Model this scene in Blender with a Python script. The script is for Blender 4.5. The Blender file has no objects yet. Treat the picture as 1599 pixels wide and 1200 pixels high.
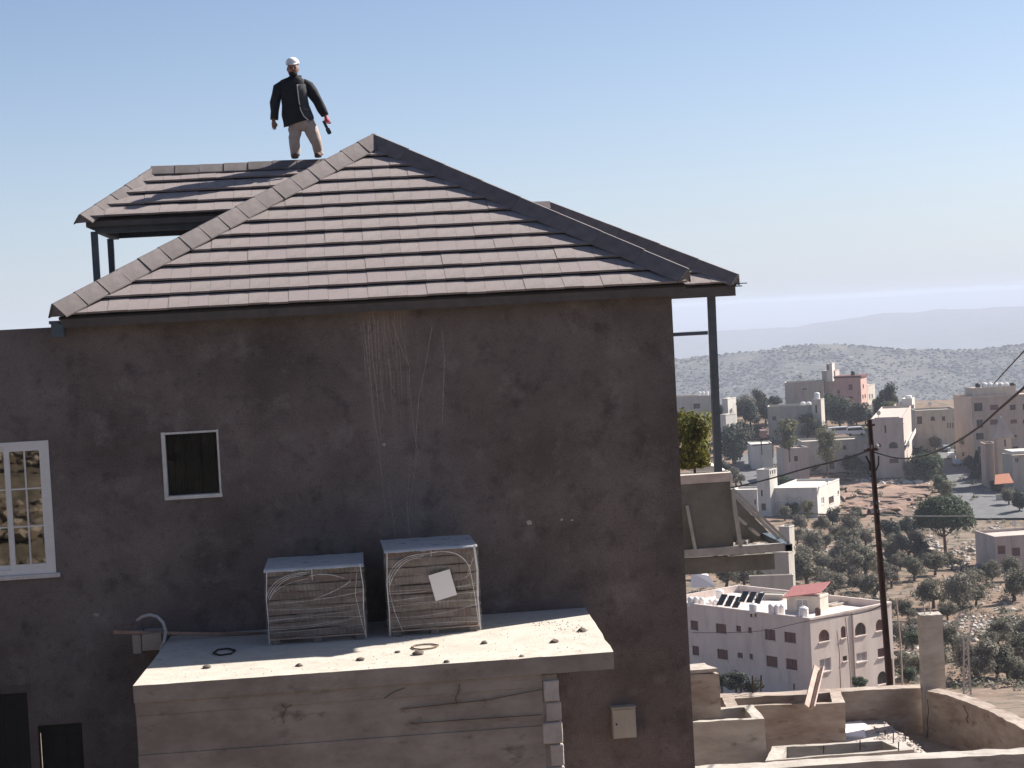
import bpy, bmesh, math, random
from mathutils import Vector, Matrix, noise as mnoise
R = math.radians
random.seed(11)
C = bpy.context.scene.collection
SC = bpy.context.scene

# ------------------------------------------------------------------ camera
FPX, YAW, PITCH, ROLL = 3000.0, R(5.5), R(2.1), 0.0535
Fh = Vector((math.sin(YAW), math.cos(YAW), 0))                 # level forward
R0 = Vector((math.cos(YAW), -math.sin(YAW), 0))                # level right
FW = Vector((math.sin(YAW)*math.cos(PITCH), math.cos(YAW)*math.cos(PITCH), -math.sin(PITCH)))
U0 = R0.cross(FW)
CR = math.cos(ROLL)*R0 - math.sin(ROLL)*U0
CU = math.sin(ROLL)*R0 + math.cos(ROLL)*U0
cam_d = bpy.data.cameras.new('camera')
cam = bpy.data.objects.new('camera', cam_d); C.objects.link(cam)
m3 = Matrix((CR, CU, -FW)).transposed()
cam.matrix_world = m3.to_4x4()
cam_d.sensor_width = 36; cam_d.lens = 36*FPX/1599
cam_d.clip_start = 0.1; cam_d.clip_end = 90000
SC.camera = cam

# ------------------------------------------------------------------ sky, sun, exposure
SUN_AZ, SUN_EL = R(23.7), R(39.3)          # azimuth turned from +x (right of the facade) to +y (behind it)
sv = Vector((math.cos(SUN_EL)*math.cos(SUN_AZ), math.cos(SUN_EL)*math.sin(SUN_AZ), math.sin(SUN_EL)))
W = bpy.data.worlds.new('World'); SC.world = W; W.use_nodes = True
nt = W.node_tree; nt.nodes.clear()
sky = nt.nodes.new('ShaderNodeTexSky'); sky.sky_type = 'NISHITA'; sky.sun_disc = False
sky.sun_elevation = SUN_EL; sky.sun_rotation = math.atan2(sv.x, sv.y)
sky.altitude = 700; sky.air_density = 0.75; sky.dust_density = 1.6; sky.ozone_density = 2.4
bg = nt.nodes.new('ShaderNodeBackground'); bg.inputs[1].default_value = 0.0645
wo = nt.nodes.new('ShaderNodeOutputWorld')
wtc = nt.nodes.new('ShaderNodeTexCoord'); wsep = nt.nodes.new('ShaderNodeSeparateXYZ'); nt.links.new(wtc.outputs['Generated'], wsep.inputs[0])
def wm(op, a, b=0.0):
    n = nt.nodes.new('ShaderNodeMath'); n.operation = op
    for k, v in enumerate((a, b)):
        if hasattr(v, 'is_output'): nt.links.new(v, n.inputs[k])
        else: n.inputs[k].default_value = v
    return n.outputs[0]
air = wm('MULTIPLY', wm('POWER', 2.718, wm('MULTIPLY', wm('MAXIMUM', wsep.outputs[2], 0.0), -1/.085)), .82)     # haze thins out with height, all round the horizon
tint = nt.nodes.new('ShaderNodeMix'); tint.data_type = 'RGBA'; tint.inputs[7].default_value = (5.45, 5.95, 7.0, 1)
nt.links.new(air, tint.inputs[0]); nt.links.new(sky.outputs[0], tint.inputs[6]); nt.links.new(tint.outputs[2], bg.inputs[0]); nt.links.new(bg.outputs[0], wo.inputs[0])
sd = bpy.data.lights.new('sun', 'SUN'); sd.energy = 5.0; sd.angle = R(0.5); sd.color = (1.0, 0.94, 0.86)
so = bpy.data.objects.new('sun', sd); C.objects.link(so)
so.rotation_euler = sv.to_track_quat('Z', 'Y').to_euler(); so.location = (40, 20, 60)
SC.view_settings.view_transform = 'Standard'; SC.view_settings.look = 'None'
SC.view_settings.exposure = 1.02; SC.view_settings.gamma = 1; SC.view_settings.use_curve_mapping = False
SC.cycles.max_bounces = 6; SC.cycles.volume_bounces = 1; SC.cycles.transparent_max_bounces = 12

# ------------------------------------------------------------------ pixel -> place
def ray(px, py): return FW + CR*((px-799.5)/FPX) - CU*((py-599.5)/FPX)
def aty(px, py, y): d = ray(px, py); return d*(y/d.y)
def atz(px, py, z): d = ray(px, py); return d*(z/d.z)
def atd(px, py, D): d = ray(px, py); return d*(D/d.dot(Fh))
def latv(px, py): d = ray(px, py); k = d.dot(Fh); return d.dot(R0)/k, d.z/k
def ud(p): return p.dot(R0), p.dot(Fh)
def wpos(u, d, z): return R0*u + Fh*d + Vector((0, 0, z))

# ------------------------------------------------------------------ object helpers
def link(name, bm, m, parent=None, smooth=False):
    me = bpy.data.meshes.new(name)
    bmesh.ops.recalc_face_normals(bm, faces=bm.faces)
    bm.to_mesh(me); bm.free()
    if smooth:
        for p in me.polygons: p.use_smooth = True
    return linkme(name, me, m, parent)
def linkme(name, me, m=None, parent=None):
    o = bpy.data.objects.new(name, me); C.objects.link(o)
    if m is not None:
        for k in (m if isinstance(m, (list, tuple)) else [m]):
            if len(me.materials) < (len(m) if isinstance(m, (list, tuple)) else 1): me.materials.append(k)
    if parent: o.parent = parent
    return o
def tag(o, label=None, cat=None, group=None, kind=None):
    if label: o['label'] = label
    if cat: o['category'] = cat
    if group: o['group'] = group
    if kind: o['kind'] = kind
    return o
def empty(name, loc=(0, 0, 0), rz=0.0):
    o = bpy.data.objects.new(name, None); C.objects.link(o)
    o.location = loc; o.rotation_euler = (0, 0, rz); o.empty_display_size = .2
    return o
def thing(name, label, cat, loc=(0, 0, 0), rz=0.0, group=None):
    return tag(empty(name, loc, rz), label, cat, group)
def copy_tree(o, parent=None):
    c = o.copy(); C.objects.link(c); c.parent = parent
    for ch in list(o.children): copy_tree(ch, c)
    return c

def box(bm, x0, x1, y0, y1, z0, z1, M=None):
    vs = [bm.verts.new(v) for v in ((x0,y0,z0),(x1,y0,z0),(x1,y1,z0),(x0,y1,z0),(x0,y0,z1),(x1,y0,z1),(x1,y1,z1),(x0,y1,z1))]
    if M is not None:
        for v in vs: v.co = M @ v.co
    for f in ((3,2,1,0),(4,5,6,7),(0,1,5,4),(1,2,6,5),(2,3,7,6),(3,0,4,7)): bm.faces.new([vs[i] for i in f])
    return vs
def boxo(name, b, m, parent=None, bev=0.0, M=None):
    bm = bmesh.new(); box(bm, *b, M=M)
    if bev: bmesh.ops.bevel(bm, geom=bm.edges[:], offset=bev, segments=1, affect='EDGES')
    return link(name, bm, m, parent)
def frame_of(d):
    d = d.normalized(); up = Vector((0, 0, 1)) if abs(d.z) < .95 else Vector((0, 1, 0))
    s = d.cross(up).normalized(); return s, s.cross(d).normalized()
def tube(bm, pts, r, n=8, cap=True):
    pts = [Vector(p) for p in pts]; rs = r if isinstance(r, (list, tuple)) else [r]*len(pts)
    rings = []
    for i, p in enumerate(pts):
        d = pts[min(i+1, len(pts)-1)] - pts[max(i-1, 0)]
        d = d.normalized()
        if rings and (ps - d*ps.dot(d)).length > 1e-3: s = (ps - d*ps.dot(d)).normalized(); t = s.cross(d)
        else: s, t = frame_of(d)
        ps = s
        rings.append([bm.verts.new(p + (s*math.cos(2*math.pi*k/n) + t*math.sin(2*math.pi*k/n))*rs[i]) for k in range(n)])
    for a, b in zip(rings, rings[1:]):
        for k in range(n): bm.faces.new((a[k], a[(k+1) % n], b[(k+1) % n], b[k]))
    if cap and n > 2: bm.faces.new(rings[0][::-1]); bm.faces.new(rings[-1])
def bar(bm, a, b, w, h, up=Vector((0, 0, 1))):
    a = Vector(a); b = Vector(b); d = (b-a).normalized()
    s = d.cross(up)
    s = s.normalized() if s.length > 1e-4 else Vector((1, 0, 0)); t = s.cross(d).normalized()
    c = [(-w/2, -h/2), (w/2, -h/2), (w/2, h/2), (-w/2, h/2)]
    A = [bm.verts.new(a + s*x + t*y) for x, y in c]; B = [bm.verts.new(b + s*x + t*y) for x, y in c]
    bm.faces.new(A[::-1]); bm.faces.new(B)
    for k in range(4): bm.faces.new((A[k], A[(k+1) % 4], B[(k+1) % 4], B[k]))
def loft(bm, rings, cap=True):
    V = [[bm.verts.new(p) for p in r] for r in rings]; n = len(V[0])
    for a, b in zip(V, V[1:]):
        for k in range(n): bm.faces.new((a[k], a[(k+1) % n], b[(k+1) % n], b[k]))
    if cap: bm.faces.new(V[0][::-1]); bm.faces.new(V[-1])
def prism(bm, poly, ext):
    """poly: 3D points of one face, ext: extrusion vector"""
    ext = Vector(ext)
    A = [bm.verts.new(p) for p in poly]; B = [bm.verts.new(Vector(p)+ext) for p in poly]; n = len(A)
    bm.faces.new(A[::-1]); bm.faces.new(B)
    for k in range(n): bm.faces.new((A[k], A[(k+1) % n], B[(k+1) % n], B[k]))
def rough_edges(bm, cuts, amp, seed, scale=3.0):
    """subdivide and jitter: cast or broken concrete is never a clean box"""
    bmesh.ops.subdivide_edges(bm, edges=bm.edges[:], cuts=cuts, use_grid_fill=True)
    for v in bm.verts: v.co += mnoise.noise_vector(v.co*scale + Vector((seed, seed*2.1, 0)))*amp

# ------------------------------------------------------------------ materials
MATS = {}
def mat(name, c1, c2=None, scale=3.0, detail=6, rough=.85, bump=0.0, bscale=None, lo=.35, hi=.65, rnd=None, island=None,
        spec=.3, metal=0.0, stretch=None, c3=None, s3=20.0, lo3=.62, hi3=.7, generated=False, third=None):
    m = bpy.data.materials.new(name); m.use_nodes = True; N = m.node_tree.nodes; L = m.node_tree.links
    b = N['Principled BSDF']; b.inputs['Roughness'].default_value = rough
    b.inputs['Specular IOR Level'].default_value = spec; b.inputs['Metallic'].default_value = metal
    tc = N.new('ShaderNodeTexCoord'); co = tc.outputs['Object']
    if stretch:
        mp = N.new('ShaderNodeMapping'); mp.inputs['Scale'].default_value = stretch; L.new(co, mp.inputs[0]); co = mp.outputs[0]
    def nz(s, d=detail):
        n = N.new('ShaderNodeTexNoise'); n.inputs['Scale'].default_value = s; n.inputs['Detail'].default_value = d
        n.inputs['Roughness'].default_value = .62; L.new(co, n.inputs['Vector']); return n.outputs['Fac']
    def ramp(fac, l, h, a=(0, 0, 0, 1), z=(1, 1, 1, 1)):
        r = N.new('ShaderNodeValToRGB'); r.color_ramp.elements[0].position = l; r.color_ramp.elements[1].position = h
        r.color_ramp.elements[0].color = a; r.color_ramp.elements[1].color = z; L.new(fac, r.inputs[0]); return r.outputs[0]
    def mix(f, a, bb, mode='MIX'):
        x = N.new('ShaderNodeMix'); x.data_type = 'RGBA'; x.blend_type = mode
        for s, v in ((0, f), (6, a), (7, bb)):
            if hasattr(v, 'is_output'): L.new(v, x.inputs[s])
            elif s == 0: x.inputs[0].default_value = v
            else: x.inputs[s].default_value = (*v, 1)
        return x.outputs[2]
    col = None
    if c2 is not None: col = ramp(nz(scale), lo, hi, (*c1, 1), (*c2, 1))
    if c3 is not None: col = mix(ramp(nz(s3), lo3, hi3), col if col else c1, c3)
    if rnd is not None or island is not None:
        if island is not None:
            g = N.new('ShaderNodeNewGeometry'); src = g.outputs['Random Per Island']; amt, cc = island
        else:
            g = N.new('ShaderNodeObjectInfo'); src = g.outputs['Random']; amt, cc = rnd
        v = ramp(src, 0, 1, (1-amt, 1-amt, 1-amt, 1), (1+amt, 1+amt, 1+amt, 1))
        col = mix(1.0, col if col else c1, v, 'MULTIPLY')
        if cc is not None:
            w = N.new('ShaderNodeTexWhiteNoise'); w.noise_dimensions = '1D'; L.new(src, w.inputs['W'])
            col = mix(ramp(w.outputs['Value'], .55, 1.0), col, cc)
    if col is None: b.inputs['Base Color'].default_value = (*c1, 1)
    else: L.new(col, b.inputs['Base Color'])
    if bump:
        bp = N.new('ShaderNodeBump'); bp.inputs['Strength'].default_value = min(1, bump); bp.inputs['Distance'].default_value = .02
        L.new(nz(bscale or scale*6, 8), bp.inputs['Height']); L.new(bp.outputs[0], b.inputs['Normal'])
    m['h'] = 1; MATS[name] = m
    m_helpers[name] = (N, L, b, co, nz, ramp, mix, col)
    return m
m_helpers = {}

M_tile = mat('roof tile concrete', (.225, .190, .181), (.30, .258, .247), 2.6, rough=.8, bump=.5, bscale=60, rnd=(.045, (.265, .222, .217)), c3=(.42, .385, .38), s3=2.3, lo3=.63, hi3=.80)
M_cap = mat('hip tile concrete', (.14, .12, .116), (.195, .17, .166), 4, rough=.85, bump=.4, bscale=60, rnd=(.12, None))
M_deck = mat('roof underlay', (.03, .024, .022), rough=.9)
M_fascia = mat('fascia paint', (.085, .072, .066), (.12, .10, .09), 5, rough=.7, bump=.15)
M_steel = mat('blue grey steel paint', (.075, .095, .115), (.10, .12, .14), 8, rough=.5, bump=.1)
M_steel2 = mat('grey primed steel', (.30, .295, .28), (.40, .39, .375), 6, rough=.55)
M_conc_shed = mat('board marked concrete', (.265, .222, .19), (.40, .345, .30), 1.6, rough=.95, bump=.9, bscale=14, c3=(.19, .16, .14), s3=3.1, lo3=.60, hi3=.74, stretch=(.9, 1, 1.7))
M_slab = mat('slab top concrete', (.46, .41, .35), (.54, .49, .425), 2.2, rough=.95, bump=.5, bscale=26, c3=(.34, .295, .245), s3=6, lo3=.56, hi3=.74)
M_block = mat('hollow block', (.42, .37, .335), (.54, .48, .44), 5, rough=.95, bump=.5, bscale=40, rnd=(.12, None))
M_conc = mat('raw concrete', (.34, .305, .27), (.48, .44, .395), 1.5, rough=.95, bump=.4, bscale=16, c3=(.14, .12, .105), s3=2.7, lo3=.60, hi3=.75, stretch=(1, 1, 2.6))
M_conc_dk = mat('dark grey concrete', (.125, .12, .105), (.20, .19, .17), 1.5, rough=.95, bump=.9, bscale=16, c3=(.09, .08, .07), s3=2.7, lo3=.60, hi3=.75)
M_conc_red = mat('raw concrete with red soil', (.28, .215, .18), (.43, .37, .32), 1.3, rough=.95, bump=.4, bscale=14, c3=(.15, .10, .08), s3=1.9, lo3=.55, hi3=.75, stretch=(1, 1, 2.6))
M_white = mat('white window paint', (.74, .72, .70), (.80, .78, .75), 6, rough=.45)
M_marble = mat('white stone surround', (.55, .53, .51), (.68, .66, .63), 8, rough=.55)
M_black = mat('dark interior', (.006, .006, .007), rough=.9)
M_dark = mat('dark metal door', (.010, .011, .013), (.016, .017, .02), 3, rough=.6)
M_curtain = mat('dark curtain cloth', (.022, .027, .03), (.036, .042, .045), 3, rough=.9)
M_boxmetal = mat('meter box paint', (.36, .33, .29), (.42, .39, .34), 4, rough=.5)
M_row = mat('packed tile edges', (.165, .13, .108), (.225, .18, .15), 9, rough=.9, bump=.6, bscale=50, rnd=(.16, (.19, .135, .115)), stretch=(5, 1, .6))
M_sheet = mat('pale printed top sheet', (.60, .585, .56), (.48, .475, .47), 4, rough=.35, c3=(.10, .16, .36), s3=5.2, lo3=.60, hi3=.66)
M_paper = mat('label paper', (.80, .77, .76), rough=.8)
M_film_edge = mat('gathered stretch film', (.72, .70, .70), (.6, .58, .58), 9, rough=.3)
M_wood = mat('timber', (.28, .17, .12), (.42, .29, .22), 4, rough=.85, stretch=(1, 1, .12), bump=.4)
M_rust = mat('rusty brown steel', (.055, .033, .027), (.10, .06, .048), 6, rough=.8, bump=.4)
M_rust_lit = mat('rebar rust', (.16, .09, .06), (.10, .06, .05), 9, rough=.9)
M_hose = mat('grey conduit', (.36, .35, .36), (.46, .45, .46), 9, rough=.5)
M_wire = mat('black cable', (.012, .012, .013), rough=.6)
M_brownring = mat('brown wire', (.16, .11, .07), rough=.8)
M_stone = mat('dark pebble', (.09, .075, .06), (.16, .13, .11), 9, rough=.95)
M_rock = mat('limestone rock', (.36, .32, .275), (.50, .455, .405), 2, rough=.95, bump=.6, island=(.25, (.36, .30, .25)))
M_crack = mat('crack dirt', (.10, .08, .068), rough=1)
M_lime = mat('lime deposit', (.20, .175, .16), (.36, .315, .285), 14, rough=.95)
M_plank = mat('pale weathered board', (.42, .31, .26), (.56, .44, .385), 5, rough=.9, stretch=(1, 1, .2), bump=.4)
M_bankrock = mat('weathered bank stone', (.13, .11, .09), (.22, .19, .16), 2, rough=.95, bump=.6, island=(.4, (.09, .07, .05)))
M_bark = mat('bark', (.07, .05, .038), (.12, .09, .07), 6, rough=.95)
M_pinebark = mat('pine bark', (.10, .05, .035), (.15, .085, .06), 6, rough=.95)
def leafmat(name, a, b, c):
    m = mat(name, a, b, 1.1, rough=.7, island=(.45, c), lo=.4, hi=.6)
    N, L, bs = m.node_tree.nodes, m.node_tree.links, m.node_tree.nodes['Principled BSDF']
    tr = N.new('ShaderNodeBsdfTranslucent'); mx = N.new('ShaderNodeMixShader'); mx.inputs[0].default_value = .35
    src = bs.inputs['Base Color'].links[0].from_socket; L.new(src, tr.inputs[0])
    L.new(bs.outputs[0], mx.inputs[1]); L.new(tr.outputs[0], mx.inputs[2]); L.new(mx.outputs[0], N['Material Output'].inputs[0]); return m
M_olive = leafmat('olive leaves', (.10, .098, .062), (.16, .152, .108), (.21, .20, .16))
M_olive2 = leafmat('dusty olive leaves', (.125, .115, .085), (.185, .17, .135), (.23, .215, .175))
M_green = leafmat('broad green leaves', (.035, .055, .028), (.07, .095, .05), (.09, .12, .06))
M_darkleaf = leafmat('dark evergreen leaves', (.022, .034, .024), (.045, .06, .042), (.06, .075, .055))
M_pine = leafmat('pine needles', (.032, .052, .026), (.06, .085, .042), (.085, .11, .055))
M_yellow = leafmat('yellow green leaves', (.17, .17, .035), (.28, .26, .06), (.07, .085, .02))
M_yolive = leafmat('yellowish leaves', (.12, .12, .06), (.17, .16, .085), (.09, .10, .05))
def wallmat(name, a, b): return mat(name, a, b, .35, rough=.9, bump=.25, bscale=6, c3=tuple(x*.72 for x in a), s3=.55, lo3=.54, hi3=.80, stretch=(1.6, 1.6, .5))
M_stonewall = wallmat('pale pink stone', (.62, .525, .47), (.72, .63, .57))
M_white_st = wallmat('white stone', (.55, .515, .465), (.63, .595, .54))
M_cream = wallmat('cream stone', (.48, .43, .37), (.56, .51, .445))
M_pinkst = wallmat('pink plaster', (.48, .29, .245), (.55, .345, .29))
M_tan = wallmat('tan stone', (.40, .315, .26), (.47, .38, .315))
M_grey_st = wallmat('grey stone', (.36, .325, .28), (.44, .405, .355))
M_mauve = wallmat('mauve stone', (.43, .355, .315), (.52, .44, .395))
M_pane = mat('dark window pane', (.03, .022, .022), (.045, .032, .03), 2, rough=.25, spec=.5)
M_shutter = mat('red brown shutter', (.14, .062, .052), (.17, .08, .07), 3, rough=.6)
M_shutg = mat('grey roller shutter', (.34, .31, .31), (.40, .37, .37), 3, rough=.6)
M_winframe = mat('window frame brown', (.12, .075, .065), rough=.6)
M_redroof = mat('red sheet roof', (.40, .15, .14), (.46, .20, .18), 3, rough=.6)
M_redtrim = mat('dark red trim', (.13, .055, .05), rough=.8)
M_orange = mat('orange tile canopy', (.52, .20, .11), (.60, .27, .16), 3, rough=.7)
M_tankw = mat('white plastic tank', (.74, .73, .71), (.80, .79, .77), 3, rough=.45)
M_tankb = mat('black plastic tank', (.02, .02, .02), rough=.5)
M_solar = mat('solar collector glass', (.015, .018, .024), (.03, .035, .045), 3, rough=.45, spec=.3)
M_soil = mat('sand pile', (.34, .26, .20), (.46, .37, .30), 4, rough=1, bump=.8)
M_darksoil = mat('dark planter soil', (.05, .04, .033), (.10, .082, .068), 5, rough=1, bump=.6)
M_mound = mat('reddish earth', (.17, .105, .078), (.26, .175, .135), .9, c3=(.34, .28, .235), s3=1.6, lo3=.56, hi3=.7, rough=1, bump=.8, bscale=3)
M_asph = mat('asphalt', (.11, .11, .115), (.15, .15, .15), .5, rough=.9)
M_skin = mat('skin', (.25, .125, .085), (.29, .155, .11), 20, rough=.55)
M_jacket = mat('dark navy jacket', (.008, .009, .014), (.016, .017, .024), 9, rough=.8, bump=.4, bscale=14)
M_vest = mat('grey jacket lining', (.085, .085, .095), (.13, .13, .14), 9, rough=.85, bump=.3)
M_trouser = mat('beige trousers', (.37, .295, .25), (.44, .355, .31), 9, rough=.9, bump=.5, bscale=12)
M_capw = mat('white cap', (.76, .75, .75), (.68, .68, .70), 12, rough=.9)
M_hair = mat('dark hair', (.012, .010, .009), rough=.8)
M_shoe = mat('brown shoe', (.10, .06, .045), rough=.7)
M_glove = mat('red glove', (.30, .035, .05), (.36, .06, .07), 12, rough=.7)
M_tool = mat('dark tool body', (.035, .045, .055), rough=.5)
M_carw = mat('white car paint', (.70, .70, .70), rough=.3, spec=.5)
M_carb = mat('silver blue car paint', (.30, .34, .40), rough=.3, spec=.5)
M_carr = mat('brown truck body', (.22, .13, .11), rough=.5)
M_tyre = mat('tyre', (.012, .012, .012), rough=.9)

M_farwood = mat('far scrub', (.045, .05, .038), (.07, .075, .058), .01)
M_farstone = mat('far pale stone', (.42, .39, .35), (.5, .47, .43), .01)
def glass(name, k, tint=(1, 1, 1), ro=.02):
    m = bpy.data.materials.new(name); m.use_nodes = True; N = m.node_tree.nodes; L = m.node_tree.links; N.clear()
    t = N.new('ShaderNodeBsdfTransparent'); t.inputs[0].default_value = (*[.75*c for c in tint], 1)
    g = N.new('ShaderNodeBsdfGlossy'); g.inputs['Roughness'].default_value = ro; g.inputs[0].default_value = (*tint, 1)
    x = N.new('ShaderNodeMixShader'); x.inputs[0].default_value = k; o = N.new('ShaderNodeOutputMaterial')
    L.new(t.outputs[0], x.inputs[1]); L.new(g.outputs[0], x.inputs[2]); L.new(x.outputs[0], o.inputs[0]); return m
M_glass = glass('reflective glazing', .20, (.95, .9, .82))
M_glass2 = glass('small window glazing', .012)
def filmmat():
    m = bpy.data.materials.new('stretch film'); m.use_nodes = True; N = m.node_tree.nodes; L = m.node_tree.links; N.clear()
    t = N.new('ShaderNodeBsdfTransparent'); d = N.new('ShaderNodeBsdfPrincipled')
    d.inputs['Base Color'].default_value = (.62, .60, .58, 1); d.inputs['Roughness'].default_value = .25
    tc = N.new('ShaderNodeTexCoord'); mp = N.new('ShaderNodeMapping'); mp.inputs['Rotation'].default_value = (0, .35, 0); mp.inputs['Scale'].default_value = (.9, 1, 5)
    n = N.new('ShaderNodeTexNoise'); n.inputs['Scale'].default_value = 3.2; n.inputs['Detail'].default_value = 5
    r = N.new('ShaderNodeValToRGB'); r.color_ramp.elements[0].position = .45; r.color_ramp.elements[1].position = .75
    r.color_ramp.elements[0].color = (.05, .05, .05, 1); r.color_ramp.elements[1].color = (.30, .30, .30, 1)
    x = N.new('ShaderNodeMixShader'); o = N.new('ShaderNodeOutputMaterial')
    L.new(tc.outputs['Object'], mp.inputs[0]); L.new(mp.outputs[0], n.inputs['Vector']); L.new(n.outputs['Fac'], r.inputs[0]); L.new(r.outputs[0], x.inputs[0])
    L.new(t.outputs[0], x.inputs[1]); L.new(d.outputs[0], x.inputs[2]); L.new(x.outputs[0], o.inputs[0]); return m
M_film = filmmat()

# facade plaster: mottled wet-brown cement render with lime runs
M_plaster = mat('brown cement render', (.102, .080, .074), (.180, .147, .136), .8, detail=9, rough=.93, bump=.5, bscale=45,
                c3=(.245, .21, .20), s3=1.9, lo3=.54, hi3=.80)
def add_runs():
    N, L, b, co, nz, ramp, mix, col = m_helpers['brown cement render']
    sep = N.new('ShaderNodeSeparateXYZ'); L.new(co, sep.inputs[0])
    def math_(op, a, bb=None, clamp=False):
        n = N.new('ShaderNodeMath'); n.operation = op; n.use_clamp = clamp
        for i, v in enumerate((a, bb)):
            if v is None: continue
            if hasattr(v, 'is_output'): L.new(v, n.inputs[i])
            else: n.inputs[i].default_value = v
        return n.outputs[0]
    def mr(v, a, bb):
        n = N.new('ShaderNodeMapRange'); n.interpolation_type = 'SMOOTHSTEP'; L.new(v, n.inputs[0]); n.inputs[1].default_value = a; n.inputs[2].default_value = bb; return n.outputs[0]
    X, Z = sep.outputs[0], sep.outputs[2]
    wob = N.new('ShaderNodeTexNoise'); wob.inputs['Scale'].default_value = .55; L.new(co, wob.inputs['Vector'])
    xw = math_('ADD', X, math_('MULTIPLY', math_('SUBTRACT', wob.outputs['Fac'], .5), .16))
    cmb = N.new('ShaderNodeCombineXYZ'); L.new(math_('MULTIPLY', xw, 24.0), cmb.inputs[0]); L.new(math_('MULTIPLY', Z, .28), cmb.inputs[2])
    n1 = N.new('ShaderNodeTexNoise'); n1.inputs['Scale'].default_value = 1.0; n1.inputs['Detail'].default_value = 3; L.new(cmb.outputs[0], n1.inputs['Vector'])
    line = mr(n1.outputs['Fac'], .50, .64)
    cA = math_('MULTIPLY', mr(X, .55, .72), mr(X, 1.42, 1.15)); zA = mr(Z, -2.3, -.5)
    cB = math_('MULTIPLY', mr(X, .75, 1.0), mr(X, 2.1, 1.5)); zB = mr(Z, -4.2, -1.2)
    m1 = math_('MULTIPLY', math_('MULTIPLY', cA, zA), .42); m2 = math_('MULTIPLY', math_('MULTIPLY', cB, zB), .08)
    f = math_('MULTIPLY', math_('MAXIMUM', m1, m2), line, True)
    c = mix(f, col, (.42, .36, .32))
    # smear below the eave, pale patches, damp band low down
    top = math_('MULTIPLY', math_('MULTIPLY', mr(X, .5, .75), mr(X, 1.5, .95)), mr(Z, -1.5, .15))
    c = mix(math_('MULTIPLY', top, .42), c, (.34, .24, .20))
    big = N.new('ShaderNodeTexNoise'); big.inputs['Scale'].default_value = .33; big.inputs['Detail'].default_value = 4; L.new(co, big.inputs['Vector'])
    c = mix(math_('MULTIPLY', mr(big.outputs['Fac'], .42, .68), .5), c, (.225, .193, .185))
    c = mix(math_('MULTIPLY', mr(nz(9.0, 8), .52, .74), .45), c, (.055, .046, .043))
    c = mix(math_('MULTIPLY', mr(nz(5.0, 9), .58, .74), .40), c, (.22, .20, .185))
    c = mix(.55, c, mix(1.0, c, ramp(nz(38.0, 9), .30, .70, (.55, .55, .55, 1), (1.5, 1.5, 1.5, 1)), 'MULTIPLY'))
    c = mix(math_('MULTIPLY', mr(nz(2.2, 10), .50, .72), .55), c, (.045, .037, .036))
    L.new(c, b.inputs['Base Color'])
add_runs()

# ------------------------------------------------------------------ terrain
PROF = [(-90, 24), (-60, 15), (-35, 7), (-15, 1.2), (-4, -1.3), (2, -1.85), (8, -3.0), (16.4, -5.0), (18.4, -9.0), (33, -9.6), (42, -9.9), (47, -11.4), (60, -14.6), (100, -23.8), (150, -32.6), (185, -38.3),
        (235, -42.4), (300, -44), (350, -44.5), (390, -44.6), (430, -43.6), (500, -40), (560, -34.4), (610, -34.5), (700, -60), (900, -130), (1200, -230),
        (1800, -330), (2200, -310), (2600, -205), (3050, -87), (3400, -150), (4500, -400), (6500, -340), (8200, -170), (9300, -118), (10500, -170), (13000, -260), (17000, -180), (21000, -35), (25000, -60)]
def prof(d):
    if d <= PROF[0][0]: return PROF[0][1]
    for (a, za), (b, zb) in zip(PROF, PROF[1:]):
        if d <= b:
            t = (d-a)/(b-a); return za + (zb-za)*t
    return PROF[-1][1]
def ridge_shape(u, d):
    if d < 700: return 0
    t = u/d
    v = mnoise.fractal(Vector((t*9+3.3, d/3000, 2.2)), .9, 2.1, 5)
    if d < 4200:
        k = min(1, (d-700)/1800); return k*(v*11 + mnoise.noise(Vector((u/260, d/500, 5)))*7 + 13*math.exp(-((t-.165)/.03)**2) - 16*math.exp(-((t-.235)/.05)**2)*0.4)
    if d < 15000:
        return v*45 + (t-.17)*140
    return v*25
def terr(u, d):
    z = prof(d)
    if d > 44:
        k = min(1, (d-44)/40)
        z += k*(mnoise.noise(Vector((u/28, d/28, 0)))*1.0 + mnoise.noise(Vector((u/9, d/9, 4)))*.30)
    if d < 16: z += mnoise.noise(Vector((u/6, d/6, 1)))*.8*min(1, abs(d)/6 + .1) + (max(0, -u-4)*.12 if d < 12 else 0)
    return z + ridge_shape(u, d)
def ground_hit(px, py, dmin=48, dmax=690):
    la, ve = latv(px, py); d = dmin
    while d < dmax:
        if ve*d <= terr(la*d, d):
            return la*d, d
        d += .6
    return la*dmax, dmax
def gpos(px, py, **k):
    u, d = ground_hit(px, py, **k); return wpos(u, d, terr(u, d)), d

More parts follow.
